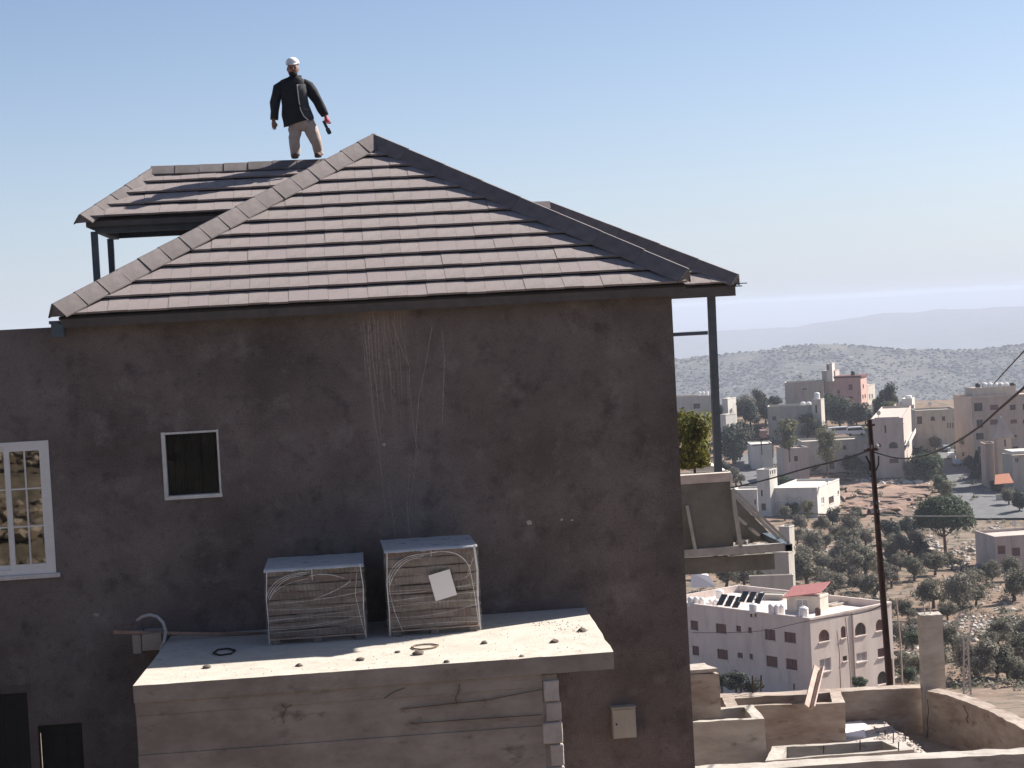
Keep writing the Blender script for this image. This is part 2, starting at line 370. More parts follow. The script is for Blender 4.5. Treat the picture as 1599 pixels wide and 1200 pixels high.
def make_terrain():
    ds = []
    d = -88.0
    while d < 60: ds.append(d); d += 2.6
    while d < 700: ds.append(d); d += 6
    while d < 4300: ds.append(d); d += 42
    while d < 25000: ds.append(d); d += 420
    ts = sorted(set([-1+.06*i for i in range(18)] + [.055+.0042*i for i in range(72)] + [.36+.06*i for i in range(11)] + [1.0]))
    verts, faces = [], []
    for d in ds:
        w = 70 + .9*abs(d)
        for t in ts:
            u = t*w; p = wpos(u, d, terr(u, d)); verts.append(p)
    n = len(ts)
    for i in range(len(ds)-1):
        for j in range(n-1):
            a = i*n+j; faces.append((a, a+1, a+n+1, a+n))
    me = bpy.data.meshes.new('ground'); me.from_pydata(verts, [], faces)
    for p in me.polygons: p.use_smooth = True
    return me
def ground_material():
    m = mat('dry hillside', (.16, .100, .068), (.24, .160, .112), .09, rough=1, bump=.6, bscale=1.5)
    N, L, b, co, nz, ramp, mix, col = m_helpers['dry hillside']
    # stony, paler patches; dry scrub; far hills greyer with dark dots of trees and pale stone
    c = mix(ramp(nz(.055), .50, .62), col, (.20, .155, .12))
    c = mix(ramp(nz(.35, 9), .47, .62), c, (.085, .072, .048))
    c = mix(ramp(nz(2.6, 6), .55, .72), c, (.26, .215, .17))
    c = mix(ramp(nz(1.1, 5), .63, .69), c, (.34, .305, .265))
    sep = N.new('ShaderNodeSeparateXYZ'); L.new(co, sep.inputs[0])
    far = N.new('ShaderNodeMapRange'); L.new(sep.outputs[1], far.inputs[0]); far.inputs[1].default_value = 750; far.inputs[2].default_value = 1100
    f1 = ramp(nz(.02, 6), .40, .60, (.055, .056, .046, 1), (.115, .108, .092, 1))
    f2 = mix(ramp(nz(.05, 5), .56, .64), f1, (.035, .040, .03))
    f3 = mix(ramp(nz(.031, 7), .66, .71), f2, (.36, .33, .30))
    c = mix(far.outputs[0], c, f3)
    near = N.new('ShaderNodeMapRange'); L.new(sep.outputs[1], near.inputs[0]); near.inputs[1].default_value = 24; near.inputs[2].default_value = 18
    c = mix(near.outputs[0], c, ramp(nz(1.7, 9), .38, .62, (.055, .047, .036, 1), (.15, .13, .105, 1)))
    L.new(c, b.inputs['Base Color'])
    return m
g = linkme('ground', make_terrain(), ground_material()); tag(g, kind='structure')

# ------------------------------------------------------------------ wall sheet with openings
def wall_sheet(bm, to3, a0, a1, z0, z1, holes, depth, inward):
    """to3(a, z) -> point; holes (a0,a1,z0,z1,arch); reveals go `depth` along inward"""
    inward = Vector(inward)*depth
    As = sorted(set([a0, a1] + [h[i] for h in holes for i in (0, 1)])); Zs = sorted(set([z0, z1] + [h[i] for h in holes for i in (2, 3)]))
    vc = {}
    def V(a, z):
        k = (round(a, 4), round(z, 4))
        if k not in vc: vc[k] = bm.verts.new(to3(a, z))
        return vc[k]
    for x0, x1 in zip(As, As[1:]):
        for y0, y1 in zip(Zs, Zs[1:]):
            mx, my = (x0+x1)/2, (y0+y1)/2
            if any(h[0] < mx < h[1] and h[2] < my < h[3] for h in holes): continue
            bm.faces.new((V(x0, y0), V(x1, y0), V(x1, y1), V(x0, y1)))
    for h in holes:
        c = [(h[0], h[2]), (h[1], h[2]), (h[1], h[3]), (h[0], h[3])]
        o = [bm.verts.new(to3(*p)) for p in c]; i = [bm.verts.new(to3(*p)+inward) for p in c]
        for k in range(4): bm.faces.new((o[k], i[k], i[(k+1) % 4], o[(k+1) % 4]))
        if len(h) > 4 and h[4]:
            mid = (h[0]+h[1])/2; rx = (h[1]-h[0])/2; rz = min(rx, (h[3]-h[2])*.6); zs = h[3]-rz
            for sgn in (-1, 1):
                pts = [(mid+sgn*rx, h[3]), (mid, h[3])] + [(mid+sgn*rx*math.sin(t*math.pi/12), zs+rz*math.cos(t*math.pi/12)) for t in range(1, 7)]
                prism(bm, [to3(*p)+inward*.02 for p in pts], inward*.6)

# ------------------------------------------------------------------ the house
XR, XL, YF = 5.49, -12.5, 30.0
ZG = -8.9
house = thing('house', 'brown rendered house with a steep tiled hip roof over its blank shaded facade', 'house', (0, 0, 0))
def fx(px, py=800): return aty(px, py, YF).x
def fz(px, py): return aty(px, py, YF).z
sw = (-2.545, -1.735, -2.54, -1.575)          # small window opening
lw = (-5.63, -4.30, -3.60, -1.56)             # tall window opening
d1 = (-5.45, -4.86, ZG+.02, -5.42); d2 = (-4.73, -4.06, ZG+.02, -5.95)
bm = bmesh.new()
wall_sheet(bm, lambda a, z: Vector((a, YF, z)), XL, XR, ZG, .165, [sw, lw, d1, d2], .22, (0, 1, 0))
for a, b in (((XR, YF), (XR, 44)), ((XR, 44), (XL, 44)), ((XL, 44), (XL, YF))):
    bm.faces.new([bm.verts.new(p) for p in ((a[0], a[1], ZG), (b[0], b[1], ZG), (b[0], b[1], .165), (a[0], a[1], .165))])
bm.faces.new([bm.verts.new(p) for p in ((XL, YF, .165), (XR, YF, .165), (XR, 44, .165), (XL, 44, .165))])
link('wall', bm, M_plaster, house)
# small window
win = empty('window'); win.parent = house
bm = bmesh.new()
x0, x1, z0, z1 = sw
for b in ((x0-.045, x0+.012, 29.982, 30.2, z0-.05, z1+.03), (x1-.008, x1+.022, 29.985, 30.2, z0-.05, z1+.03), (x0+.012, x1-.008, 29.985, 30.2, z1-.008, z1+.024), (x0-.03, x1+.03, 29.955, 30.2, z0-.052, z0+.004)): box(bm, *b)
link('frame', bm, M_marble, win)
boxo('pane', (x0+.012, x1-.008, 30.12, 30.125, z0+.004, z1-.008), M_glass2, win)
bm = bmesh.new(); n = 26
for (xa, xb, yy) in ((x0+.02, x0+.26, 30.17), (x0+.30, x0+.52, 30.19), (x0+.56, x1-.02, 30.18)):
    top = [Vector((xa+(xb-xa)*i/n, yy+.018*math.sin(i*1.7)+.008*math.sin(i*.6), z1-.01)) for i in range(n+1)]
    vt = [bm.verts.new(p) for p in top]; vb = [bm.verts.new((p.x, p.y, z0+.01)) for p in top]
    for i in range(n): bm.faces.new((vb[i], vb[i+1], vt[i+1], vt[i]))
link('curtain', bm, M_curtain, win)
boxo('backing', (x0, x1, 30.23, 30.27, z0, z1), M_black, win)
# tall window with glazing bars
win = empty('window'); win.parent = house
x0, x1, z0, z1 = lw
bm = bmesh.new()
for b in ((x0, x0+.07, 29.975, 30.1, z0, z1), (x1-.07, x1, 29.975, 30.1, z0, z1), (x0+.07, x1-.07, 29.975, 30.1, z1-.07, z1), (x0+.07, x1-.07, 29.975, 30.1, z0, z0+.08)): box(bm, *b)
link('frame', bm, M_white, win)
boxo('sill', (x0-.05, x1+.06, 29.93, 30.1, z0-.07, z0-.003), M_marble, win, .006)
mid = (x0+x1)/2+.02
for k, (a, b, yy) in enumerate(((x0+.07, mid+.03, 30.03), (mid-.03, x1-.07, 30.0))):
    s = .075; bm = bmesh.new(); za, zb = z0+.08, z1-.07
    for q in ((a, a+s, yy-.02, yy+.02, za, zb), (b-s, b, yy-.02, yy+.02, za, zb), (a+s, b-s, yy-.02, yy+.02, za, za+s), (a+s, b-s, yy-.02, yy+.02, zb-s, zb)): box(bm, *q)
    cx = (a+b)/2; box(bm, cx-.011, cx+.011, yy-.012, yy+.012, za+s, zb-s)
    for t in (1, 2):
        zz = za+s+(zb-za-2*s)*t/3
        box(bm, a+s, cx-.011, yy-.012, yy+.012, zz-.011, zz+.011); box(bm, cx+.011, b-s, yy-.012, yy+.012, zz-.011, zz+.011)
    link('sash', bm, M_white, win)
    boxo('pane', (a+s, b-s, yy+.014, yy+.018, za+s, zb-s), M_glass, win)
boxo('backing', (x0, x1, 30.23, 30.27, z0, z1), M_black, win)
# dark doors low on the left
for (x0, x1, z0, z1) in (d1, d2):
    dr = boxo('door', (x0+.02, x1-.02, 30.16, 30.2, z0, z1-.02), M_dark, house)
    bm = bmesh.new()
    for t in range(1, 4): box(bm, x0+.06+(x1-x0)*(t-1)/3.2, x0+.2+(x1-x0)*(t-1)/3.2, 30.145, 30.16, z0+.2, z1-.2)
    link('door_panel', bm, M_dark, dr)
    boxo('handle', (x1-.12, x1-.09, 30.12, 30.16, -7.7, -7.5), M_steel, dr)
boxo('lintel', (d1[0]-.1, d1[1]+.06, 29.985, 30.1, d1[3], d1[3]+.12), M_fascia, house)

# roofs -------------------------------------------------------------
TAN = math.tan(R(31))
def clip(poly, a, b):
    """keep the part of poly left of a->b"""
    out = []
    for i in range(len(poly)):
        p, q = poly[i], poly[(i+1) % len(poly)]
        sp = (b[0]-a[0])*(p[1]-a[1])-(b[1]-a[1])*(p[0]-a[0]); sq = (b[0]-a[0])*(q[1]-a[1])-(b[1]-a[1])*(q[0]-a[0])
        if sp >= 0: out.append(p)
        if (sp > 0 > sq) or (sp < 0 < sq):
            t = sp/(sp-sq); out.append((p[0]+(q[0]-p[0])*t, p[1]+(q[1]-p[1])*t))
    return out
def area(p): return .5*abs(sum(p[i][0]*p[(i+1) % len(p)][1]-p[(i+1) % len(p)][0]*p[i][1] for i in range(len(p))))
TILE_CACHE = {}
def tile_mesh(poly, e):
    """poly in (a, s) relative to the tile's low left corner"""
    key = tuple((round(x, 3), round(y, 3)) for x, y in poly)
    if key in TILE_CACHE: return TILE_CACHE[key]
    bm = bmesh.new()
    top = lambda s: .068 - .054*min(1, max(0, s/e)); bot = lambda s: .034 - .032*min(1, max(0, s/e))
    A = [bm.verts.new((x, y, bot(y))) for x, y in poly]; B = [bm.verts.new((x, y, top(y))) for x, y in poly]; n = len(A)
    bm.faces.new(A[::-1]); bm.faces.new(B)
    for k in range(n): bm.faces.new((A[k], A[(k+1) % n], B[(k+1) % n], B[k]))
    me = bpy.data.meshes.new('roof_tile'); bm.to_mesh(me); bm.free(); me.materials.append(M_tile)
    TILE_CACHE[key] = me; return me
def tiled_slope(roof, O, ea, es, poly, w, e, rng, off=0.0):
    """O eave corner, ea along the eave, es up the slope, poly the slope outline (ccw) in (a, s)"""
    nrm = ea.cross(es).normalized()
    amax = max(p[0] for p in poly); smax = max(p[1] for p in poly); amin = min(p[0] for p in poly)
    s = 0.0; row = 0
    while s < smax-.03:
        a = amin + off + (row % 2)*0.0 - w
        drift = rng.uniform(-.02, .02)
        while a < amax:
            r = [(a+drift+.0018, s), (a+drift+w-.0018, s), (a+drift+w-.0018, s+e-.004), (a+drift+.0018, s+e-.004)]
            for i in range(len(poly)): 
                r = clip(r, poly[i], poly[(i+1) % len(poly)])
                if len(r) < 3: break
            if len(r) >= 3 and area(r) > .006:
                me = tile_mesh([(x-a, y-s) for x, y in ([(x-drift, y) for x, y in r])], e)
                o = bpy.data.objects.new('roof_tile', me); C.objects.link(o); o.parent = roof
                jit = rng.uniform(-.004, .004); tw = rng.uniform(-.006, .006)
                B = Matrix((ea, es, nrm)).transposed().to_4x4()
                o.matrix_local = Matrix.Translation(O + ea*(a+drift) + es*(s+rng.uniform(-.006, .006)) + nrm*jit) @ B @ Matrix.Rotation(tw, 4, 'Y')
            a += w
        s += e; row += 1
    bm = bmesh.new(); prism(bm, [O + ea*x + es*y - nrm*.004 for x, y in poly], -nrm*.05)
    link('roof_deck', bm, M_deck, roof)
CAPM = {}
def cap_mesh(L, wing, k=.70):
    key = (round(L, 3), wing, k)
    if key in CAPM: return CAPM[key]
    bm = bmesh.new(); th = .022; c, s = math.cos(k), math.sin(k)
    def prof_(dz): return [(-wing*c-.022, -wing*s+dz), (-.022, dz), (.022, dz), (wing*c+.022, -wing*s+dz), (wing*c+.022, -wing*s+dz-th), (0, dz-th*1.3), (-wing*c-.022, -wing*s+dz-th)]
    a = [(0, y, z) for y, z in prof_(.007)]; b = [(L, y*.96, z) for y, z in prof_(0.0)]
    loft(bm, [a, b])
    me = bpy.data.meshes.new('hip_tile'); bmesh.ops.recalc_face_normals(bm, faces=bm.faces); bm.to_mesh(me); bm.free(); me.materials.append(M_cap)
    CAPM[key] = me; return me
def cap_run(roof, P0, P1, name, pitch=.45, wing=.235, k=.70, rng=random, end=True):
    d = P1-P0; Lt = d.length; d.normalize(); side = d.cross(Vector((0, 0, 1))).normalized(); up = side.cross(d).normalized()
    n = max(1, round(Lt/pitch)); st = Lt/n
    for i in range(n):
        o = bpy.data.objects.new(name, cap_mesh(st+.012, wing, k)); C.objects.link(o); o.parent = roof
        B = Matrix((d, -side, up)).transposed().to_4x4()
        o.matrix_local = Matrix.Translation(P0 + d*(i*st) - side*rng.uniform(-.006, .006) + up*rng.uniform(-.004, .004)) @ B @ Matrix.Rotation(rng.uniform(-.01, .01), 4, 'X')
    if end:
        bm = bmesh.new(); c, s = math.cos(k)*wing, math.sin(k)*wing
        prism(bm, [P0 + d*.03 + side*c - up*s, P0 + d*.03 - up*.03, P0 + d*.03 - side*c - up*s], -d*.02)
        link('end_cap', bm, M_cap, roof)

rng = random.Random(5)
# main front hip
E0 = aty(91, 492, 29.7); E1 = aty(1073, 441, 29.7); ze = (E0.z+E1.z)/2 - .03
AP = aty(583, 209, 34.6)
CAPH = .22
roof = empty('roof'); roof.parent = house
A = Vector((E0.x, 29.7, ze)); Bc = Vector((E1.x, 29.7, ze)); T = Vector((AP.x, 34.6, AP.z-CAPH))
ea = (Bc-A).normalized(); mid = (A+Bc)/2; es = (T - A); es = (es - ea*es.dot(ea)); sl = es.length; es.normalize()
ta = (T-A).dot(ea)
tiled_slope(roof, A, ea, es, [(0, 0), ((Bc-A).length, 0), (ta, sl)], .305, sl/12.0, rng, .12)
up_ = Vector((0, 0, CAPH))
cap_run(roof, A + Vector((-.07, -.07, -.02)) + up_, T + up_, 'hip_tile', .44, wing=.29, rng=rng, k=.80)
cap_run(roof, Bc + Vector((.03, -.03, .02)) + up_, T + up_, 'hip_tile', .9, wing=.25, rng=rng, k=1.0)
YB = 44.3
T2 = Vector((T.x, YB-4.9, T.z)); A2 = Vector((A.x, YB, ze)); B2 = Vector((Bc.x, YB, ze))
cap_run(roof, T + up_, T2 + up_, 'ridge_tile', .9, rng=rng, end=False)
bm = bmesh.new()
for f in ((A, T, T2, A2), (Bc, B2, T2, T), (A2, T2, B2)):
    bm.faces.new([bm.verts.new(p + Vector((0, 0, .03))) for p in f])
link('back_slopes', bm, M_cap, roof)
# fascia and soffit
bm = bmesh.new(); box(bm, A.x+.02, Bc.x-.02, 29.72, 29.76, ze-.165, ze+.004)
link('fascia', bm, M_fascia, roof)
bm = bmesh.new(); box(bm, A.x+.06, Bc.x-.06, 29.76, 44, ze-.15, ze-.11); link('soffit', bm, M_fascia, roof)
bm = bmesh.new(); box(bm, A.x-.12, A.x+.06, 29.70, 29.95, ze-.30, ze-.10); box(bm, A.x-.15, A.x+.0, 29.72, 29.9, ze-.10, ze-.05)
link('gutter_box', bm, M_steel, roof)
# left wing, raised on posts
lroof = empty('roof'); lroof.parent = house
RL = aty(240, 260, 34.6); EL = aty(131, 341, 33.0); ER = aty(330, 331, 33.0)
zl = (EL.z+ER.z)/2 - .02; zr = RL.z - .12
A = Vector((EL.x, 33.0, zl)); Hp = Vector((RL.x, 34.6, zr))
xe = T.x - (T.z - zl)/((T.z-ze)/4.9) ; xr_ = T.x - (T.z - zr)/((T.z-ze)/4.9)
ea = Vector((1, 0, 0)); es = Vector((0, 1.6, zr-zl)); sl = es.length; es.normalize()
tiled_slope(lroof, A, ea, es, [(0, 0), (xe-A.x, 0), (xr_-A.x, sl), (Hp.x-A.x, sl)], .305, sl/4.0, rng, .05)
up2 = Vector((0, 0, .12))
cap_run(lroof, A + Vector((-.06, -.06, -.04)) + up2, Hp + up2, 'hip_tile', .44, rng=rng)
cap_run(lroof, Hp + up2 - Vector((.05, 0, 0)), Vector((xr_, 34.6, zr)) + up2, 'ridge_tile', .44, rng=rng, end=False)
Bk = Vector((A.x, 36.2, zl))
bm = bmesh.new()
bm.faces.new([bm.verts.new(p) for p in (A, Hp, Bk)])
bm.faces.new([bm.verts.new(p) for p in (Bk, Hp, Vector((xr_, 34.6, zr)), Vector((xe, 36.2, zl)))])
link('back_slopes', bm, M_cap, lroof)
bm = bmesh.new(); box(bm, A.x+.03, xe, 33.02, 33.06, zl-.13, zl+.0); box(bm, A.x+.02, A.x+.06, 33.06, 36.18, zl-.13, zl+.0); link('fascia', bm, M_fascia, lroof)
bm = bmesh.new(); box(bm, A.x+.15, xe+.1, 33.2, 33.34, zl-.235, zl-.11); box(bm, A.x+.15, xe+.1, 35.9, 36.04, zl-.20, zl-.08); box(bm, A.x+.15, A.x+.27, 33.34, 35.9, zl-.225, zl-.11)
for i in range(3): bar(bm, (A.x+1.7+.55*i, 33.1, zl-.02), (A.x+1.7+.55*i, 34.6, zr-.12), .06, .1)
link('beam', bm, M_steel, lroof)
boxo('soffit', (A.x+.06, xe+.1, 33.06, 36.18, zl-.11, zl-.085), M_fascia, lroof)
for (px0, py0, py1, yy) in ((146, 345, 440, 33.27), (171, 352, 428, 35.97)):
    p = aty(px0, py0, yy)
    boxo('post', (p.x-.055, p.x+.055, yy-.055, yy+.055, .165, zl-.2), M_steel, lroof)
# right wing over the terrace
rroof = empty('roof'); rroof.parent = house
RC = aty(1150, 441, 36.0); RA = aty(857, 314, 39.0); zw = .33
A = Vector((RC.x, 36.0, zw)); Hp = Vector((RA.x, 39.0, RA.z-CAPH))
ea = Vector((1, 0, 0)); es = Vector((0, 3.0, Hp.z-zw)); sl = es.length; es.normalize()
X0 = 2.9; O = Vector((X0, 36.0, zw))
tiled_slope(rroof, O, ea, es, [(Bc.x-X0-.4, 0), (A.x-X0, 0), (Hp.x-X0, sl), (T.x+(T.z-Hp.z)/((T.z-ze)/4.9)-X0, sl)], .305, .476, rng, .1)
cap_run(rroof, A + Vector((.04, -.04, -.04)) + up_, Hp + up_, 'hip_tile', .9, wing=.25, rng=rng, k=1.0)
cap_run(rroof, Vector((1.6, 39, Hp.z)) + up_, Hp + up_, 'ridge_tile', .9, rng=rng, end=False)
Bk = Vector((A.x, 42.0, zw)); bm = bmesh.new()
bm.faces.new([bm.verts.new(p) for p in (A, Bk, Hp)]); bm.faces.new([bm.verts.new(p) for p in (Bk, Vector((2.5, 42, zw)), Vector((2.0, 39, Hp.z)), Hp)])
link('back_slopes', bm, M_cap, rroof)
bm = bmesh.new(); box(bm, Bc.x-.5, A.x-.02, 36.02, 36.06, zw-.22, zw+.0); box(bm, A.x-.06, A.x-.02, 36.06, 42, zw-.2, zw+.0); link('fascia', bm, M_fascia, rroof)
boxo('soffit', (XR+.02, A.x-.06, 36.06, 42, zw-.16, zw-.12), M_fascia, rroof)
bm = bmesh.new(); e = aty(1150, 439, 36)
box(bm, A.x-.02, A.x+.20, 35.98, 36.05, zw+.0, zw+.018); box(bm, A.x-.02, A.x+.10, 35.96, 36.06, zw-.05, zw-.03)
link('flashing', bm, M_steel, rroof)
pt, pb = aty(1110.5, 462, 36.4), aty(1121, 737, 36.4)
bm = bmesh.new(); bar(bm, (pt.x, 36.4, zw-.2), (pb.x, 36.4, pb.z-.4), .14, .14, Vector((0, 1, 0))); link('post', bm, M_steel, rroof)
bm = bmesh.new(); q0, q1 = aty(1040, 523, 36.4), aty(1105, 519.5, 36.4); bar(bm, q0, q1, .06, .07); link('rail', bm, M_steel, rroof)
bm = bmesh.new(); q0, q1 = aty(1046, 462, 34.0), aty(1051, 560, 34.0); bar(bm, q0, q1, .05, .05, Vector((0, 1, 0))); link('corner_strip', bm, M_steel, rroof)

# ------------------------------------------------------------------ meter box on the facade
p0, p1 = aty(953, 1103, YF), aty(992, 1148, YF)
mb = thing('meter_box', 'small beige metal meter box fixed low on the facade beside the outbuilding', 'meter box', ((p0.x+p1.x)/2, YF, p1.z))
w2, h2 = (p1.x-p0.x)/2, p0.z-p1.z
boxo('case', (-w2, w2, -.16, .0, 0, h2), M_boxmetal, mb, .008)
dd = boxo('door', (-w2+.012, w2-.012, -.175, -.163, .012, h2-.03), M_boxmetal, mb, .004)
bm = bmesh.new(); tube(bm, [(-w2+.06, -.175, h2*.48), (-w2+.06, -.19, h2*.48)], .014, 10); link('lock', bm, M_black, dd)
boxo('rain_lip', (-w2-.01, w2+.01, -.19, 0, h2, h2+.012), M_boxmetal, mb)
bm = bmesh.new()
for (px, py, r) in ((826, 816, .05), (877, 811, .03), (893, 812, .022), (150, 960, .045), (600, 694, .03)):
    c = aty(px, py, YF); n = 9
    pts = [Vector((c.x + r*random.uniform(.6, 1.2)*math.cos(k*2*math.pi/n), YF-.008, c.z + r*random.uniform(.5, 1.0)*math.sin(k*2*math.pi/n))) for k in range(n)]
    prism(bm, pts, (0, .007, 0))
link('mortar_splash', bm, M_conc, house)
bm = bmesh.new(); rl = random.Random(4)
RUNS = [((568, 502), (575, 560), (580, 600), (585, 650), (592, 690), (598, 760), (602, 805)), ((578, 497), (583, 560), (588, 620), (594, 688)), ((590, 500), (592, 560), (596, 610), (600, 640)), ((600, 500), (606, 560), (612, 600), (617, 612)), ((612, 500), (622, 530), (632, 560), (638, 570)), ((625, 505), (632, 545), (640, 575), (640, 600), (645, 660), (650, 700)), ((675, 508), (670, 540), (662, 575), (655, 620), (650, 680), (650, 720)),
        ((690, 515), (693, 560), (693, 620), (692, 660)), ((640, 740), (636, 790), (640, 830), (643, 850)), ((605, 760), (612, 800), (616, 840)), ((573, 500), (576, 545), (578, 590)), ((584, 498), (588, 545), (590, 585)), ((596, 500), (598, 540), (604, 590)), ((606, 500), (612, 545), (620, 580)), ((652, 700), (644, 760), (640, 800)), ((563, 505), (568, 545), (573, 590))]
for rn in RUNS:
    P = [aty(x+rl.uniform(-1.5, 1.5), y, YF-.002) for x, y in rn]
    for k, (a, b) in enumerate(zip(P, P[1:])): bar(bm, a, b, rl.uniform(.008, .022)*(1-.7*k/len(P)), .003, Vector((0, 1, 0)))
link('lime_run', bm, M_lime, house)

# ------------------------------------------------------------------ outbuilding with slab roof
ZS = -4.70
shed = thing('outbuilding', 'low concrete outbuilding with sunlit flat slab roof against the facade', 'outbuilding')
YS0 = 25.92
pl0, pr0 = atz(207, 1072, ZS), atz(957, 1017, ZS); pr1 = aty(915, 948, 29.99)
bm = bmesh.new()
prof_front = []
n = 44
poly = []
for i in range(n+1):
    t = i/n; x = pl0.x+(pr0.x-pl0.x)*t
    poly.append(Vector((x, YS0 + .012*mnoise.noise(Vector((x*5, 0, 0))) + .006*mnoise.noise(Vector((x*22, 3, 0))), ZS + .008*mnoise.noise(Vector((x*4, 9, 0))))))
for i in range(1, 9):
    t = i/8; poly.append(Vector((pr0.x+(3.86-pr0.x)*t + .03*mnoise.noise(Vector((t*6, 1, 0))), YS0+(29.985-YS0)*t, ZS)))
poly.append(Vector((-2.62, 29.985, ZS))); poly.append(Vector((-2.70, 28.0, ZS)))
prism(bm, poly, (0, 0, -.235))
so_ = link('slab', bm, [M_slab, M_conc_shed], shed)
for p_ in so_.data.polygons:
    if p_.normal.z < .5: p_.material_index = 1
wl = atz(872, 1045, ZS-.24)
WX1 = aty(873, 1060, YS0+.06).x
bm = bmesh.new()
courses = [ZS-.237, ZS-.42, ZS-.95, ZS-1.55, ZS-2.15, ZS-2.8, ZG]
for k in range(len(courses)-1):
    off = (.0, .012, .0, .016, .006, .012)[k]
    box(bm, pl0.x+.012+off*.3, WX1-.24, YS0+.03+off, YS0+.25, courses[k+1]+.004, courses[k])
box(bm, WX1-.24, WX1-.03, YS0+.055, YS0+.25, ZG, courses[0]-.02)
for xa, ya, xb, yb in ((pl0.x+.02, YS0+.25, pl0.x+.25, 29.98), (WX1-.3, YS0+.25, WX1-.05, 29.98)): box(bm, xa, xb, ya, yb, ZG, ZS-.24)
link('wall', bm, M_conc_shed, shed)
# loose block pier at the right end of the wall
for (a, b, c, d) in ((849, 873, 1063, 1095), (853, 877, 1097.5, 1126), (848, 879, 1128.5, 1161), (860, 881, 1163, 1196), (852, 883, 1198.5, 1230)):
    q0, q1 = aty(a, (c+d)/2, YS0+.02), aty(b, (c+d)/2, YS0+.02); za, zb = aty((a+b)/2, d, YS0+.02).z, aty((a+b)/2, c, YS0+.02).z
    bm = bmesh.new(); box(bm, q0.x, q1.x, YS0+.015+rng.uniform(0, .02), YS0+.22, za, zb); bmesh.ops.bevel(bm, geom=bm.edges[:], offset=.012, segments=1, affect='EDGES')
    rough_edges(bm, 1, .006, a, 9); link('block', bm, M_block, shed)
# cracks in the front wall, as thin recessed-looking seams of dirt proud of the face
bm = bmesh.new()
for pts in (((718, 1068), (716, 1082), (711, 1090), (714, 1100)), ((440, 1098), (447, 1108), (441, 1118), (443, 1130)), ((600, 1090), (616, 1080), (632, 1074)), ((447, 1105), (456, 1101)), ((630, 1107), (700, 1099), (760, 1093), (848, 1076)), ((640, 1130), (720, 1124), (846, 1116))):
    P = [aty(x, y, YS0+.024) for x, y in pts]
    for a, b in zip(P, P[1:]): bar(bm, a, b, .007, .012, Vector((0, 1, 0)))
link('crack', bm, M_crack, shed)
# stub of masonry under the pipe, left of the slab
q0, q1 = aty(207, 990, 29.6), aty(254, 1016, 29.6)
bm = bmesh.new(); box(bm, q0.x, q0.x+.13, 29.5, 29.98, q1.z, q0.z); box(bm, q0.x+.15, q1.x, 29.45, 29.98, q1.z+.04, q0.z+.01); rough_edges(bm, 1, .01, 3, 6)
link('masonry_stub', bm, M_conc_shed, shed)

# things lying on the slab
a, b = aty(177, 987, 29.55), aty(416, 990, 29.55)
bm = bmesh.new(); tube(bm, [a, a.lerp(b, .5)+Vector((0, 0, -.01)), b], .027, 10)
o = link('pipe', bm, M_wood, None, True); tag(o, 'brown pipe lying along the facade, jutting past the slab edge', 'pipe')
pts = [(214, 969), (222, 963), (234, 960), (246, 963), (255, 972), (259, 985), (257, 1000), (250, 1016)]
P = [aty(x, y, 29.5 - .25*min(1, i/7)) for i, (x, y) in enumerate(pts)]
bm = bmesh.new(); tube(bm, P, .026, 8); o = link('conduit', bm, M_hose, None, True); tag(o, 'grey flexible conduit curling up beside the brown pipe', 'conduit')
def ring(name, px, py, rx, ry, r, m, label, n=6, jit=.1):
    c = atz(px, py, ZS+r); bm = bmesh.new(); rr = random.Random(px)
    pts = [Vector((c.x+rx*math.cos(2*math.pi*k/n+.2)*(1+rr.uniform(-jit, jit)), c.y+ry*math.sin(2*math.pi*k/n+.2)*(1+rr.uniform(-jit, jit)), c.z+.004)) for k in range(n)]
    pts.append(pts[0]); tube(bm, pts, r, 6, False)
    return tag(link(name, bm, m, None), label, 'wire loop')
ring('wire_loop', 350, 1018, .15, .27, .014, M_wire, 'black bent wire loop on the shaded part of the slab')
ring('wire_loop', 663, 1010, .19, .21, .012, M_brownring, 'brown wire loop on the sunlit slab before the right pallet', 9)
for i, (px, py, r, lab) in enumerate(((563, 1031, .05, 'dark stone on the sunlit slab edge below the left pallet'), (467, 1040, .045, 'flat stone on the slab front edge under the left pallet corner'), (653, 1022, .07, 'largest dark stone, just below the brown wire loop'), (756, 1005, .045, 'dark chip on the slab at the right pallet corner'), (865, 1003, .055, 'grey stone on the bare right half of the slab'), (909, 986, .06, 'dark chip near the right end of the slab'), (698, 1034, .04, 'dark stone on the slab edge in the middle'), (815, 1025, .03, 'tiny stone by the slab edge toward the right end'), (621, 1019, .035, 'small stone left of the brown wire loop'), (323, 1043, .05, 'lone stone at the shade line on the left of the slab'))):
    c = atz(px, py, ZS); bm = bmesh.new(); bmesh.ops.create_icosphere(bm, subdivisions=2, radius=r)
    for v in bm.verts: v.co = Vector((v.co.x*1.15, v.co.y*1.3, max(v.co.z*.6, -r*.3))) + mnoise.noise_vector(v.co*18+Vector((i*3, 0, 0)))*r*.35
    bm2 = bm; o = link('stone', bm2, M_stone, None); o.location = (c.x, c.y, ZS + r*.28); tag(o, lab, 'stone', 'stones scattered on the slab')
# pale sand drift on the right end
bm = bmesh.new(); 
for i in range(60):
    t = random.random(); c = atz(840+60*t+random.uniform(-20, 20), 972+random.uniform(-8, 30)*t, ZS); bmesh.ops.create_icosphere(bm, subdivisions=1, radius=random.uniform(.006, .018), matrix=Matrix.Translation(c))
for i in range(150):
    t = random.random(); c = Vector((random.uniform(-2.4, 3.6), random.uniform(26.0, 28.4), ZS)); bmesh.ops.create_icosphere(bm, subdivisions=1, radius=random.uniform(.004, .013), matrix=Matrix.Translation(c))
o = link('grit', bm, M_block, None); tag(o, 'loose grit and crumbs spread over the slab', 'grit', kind='stuff')

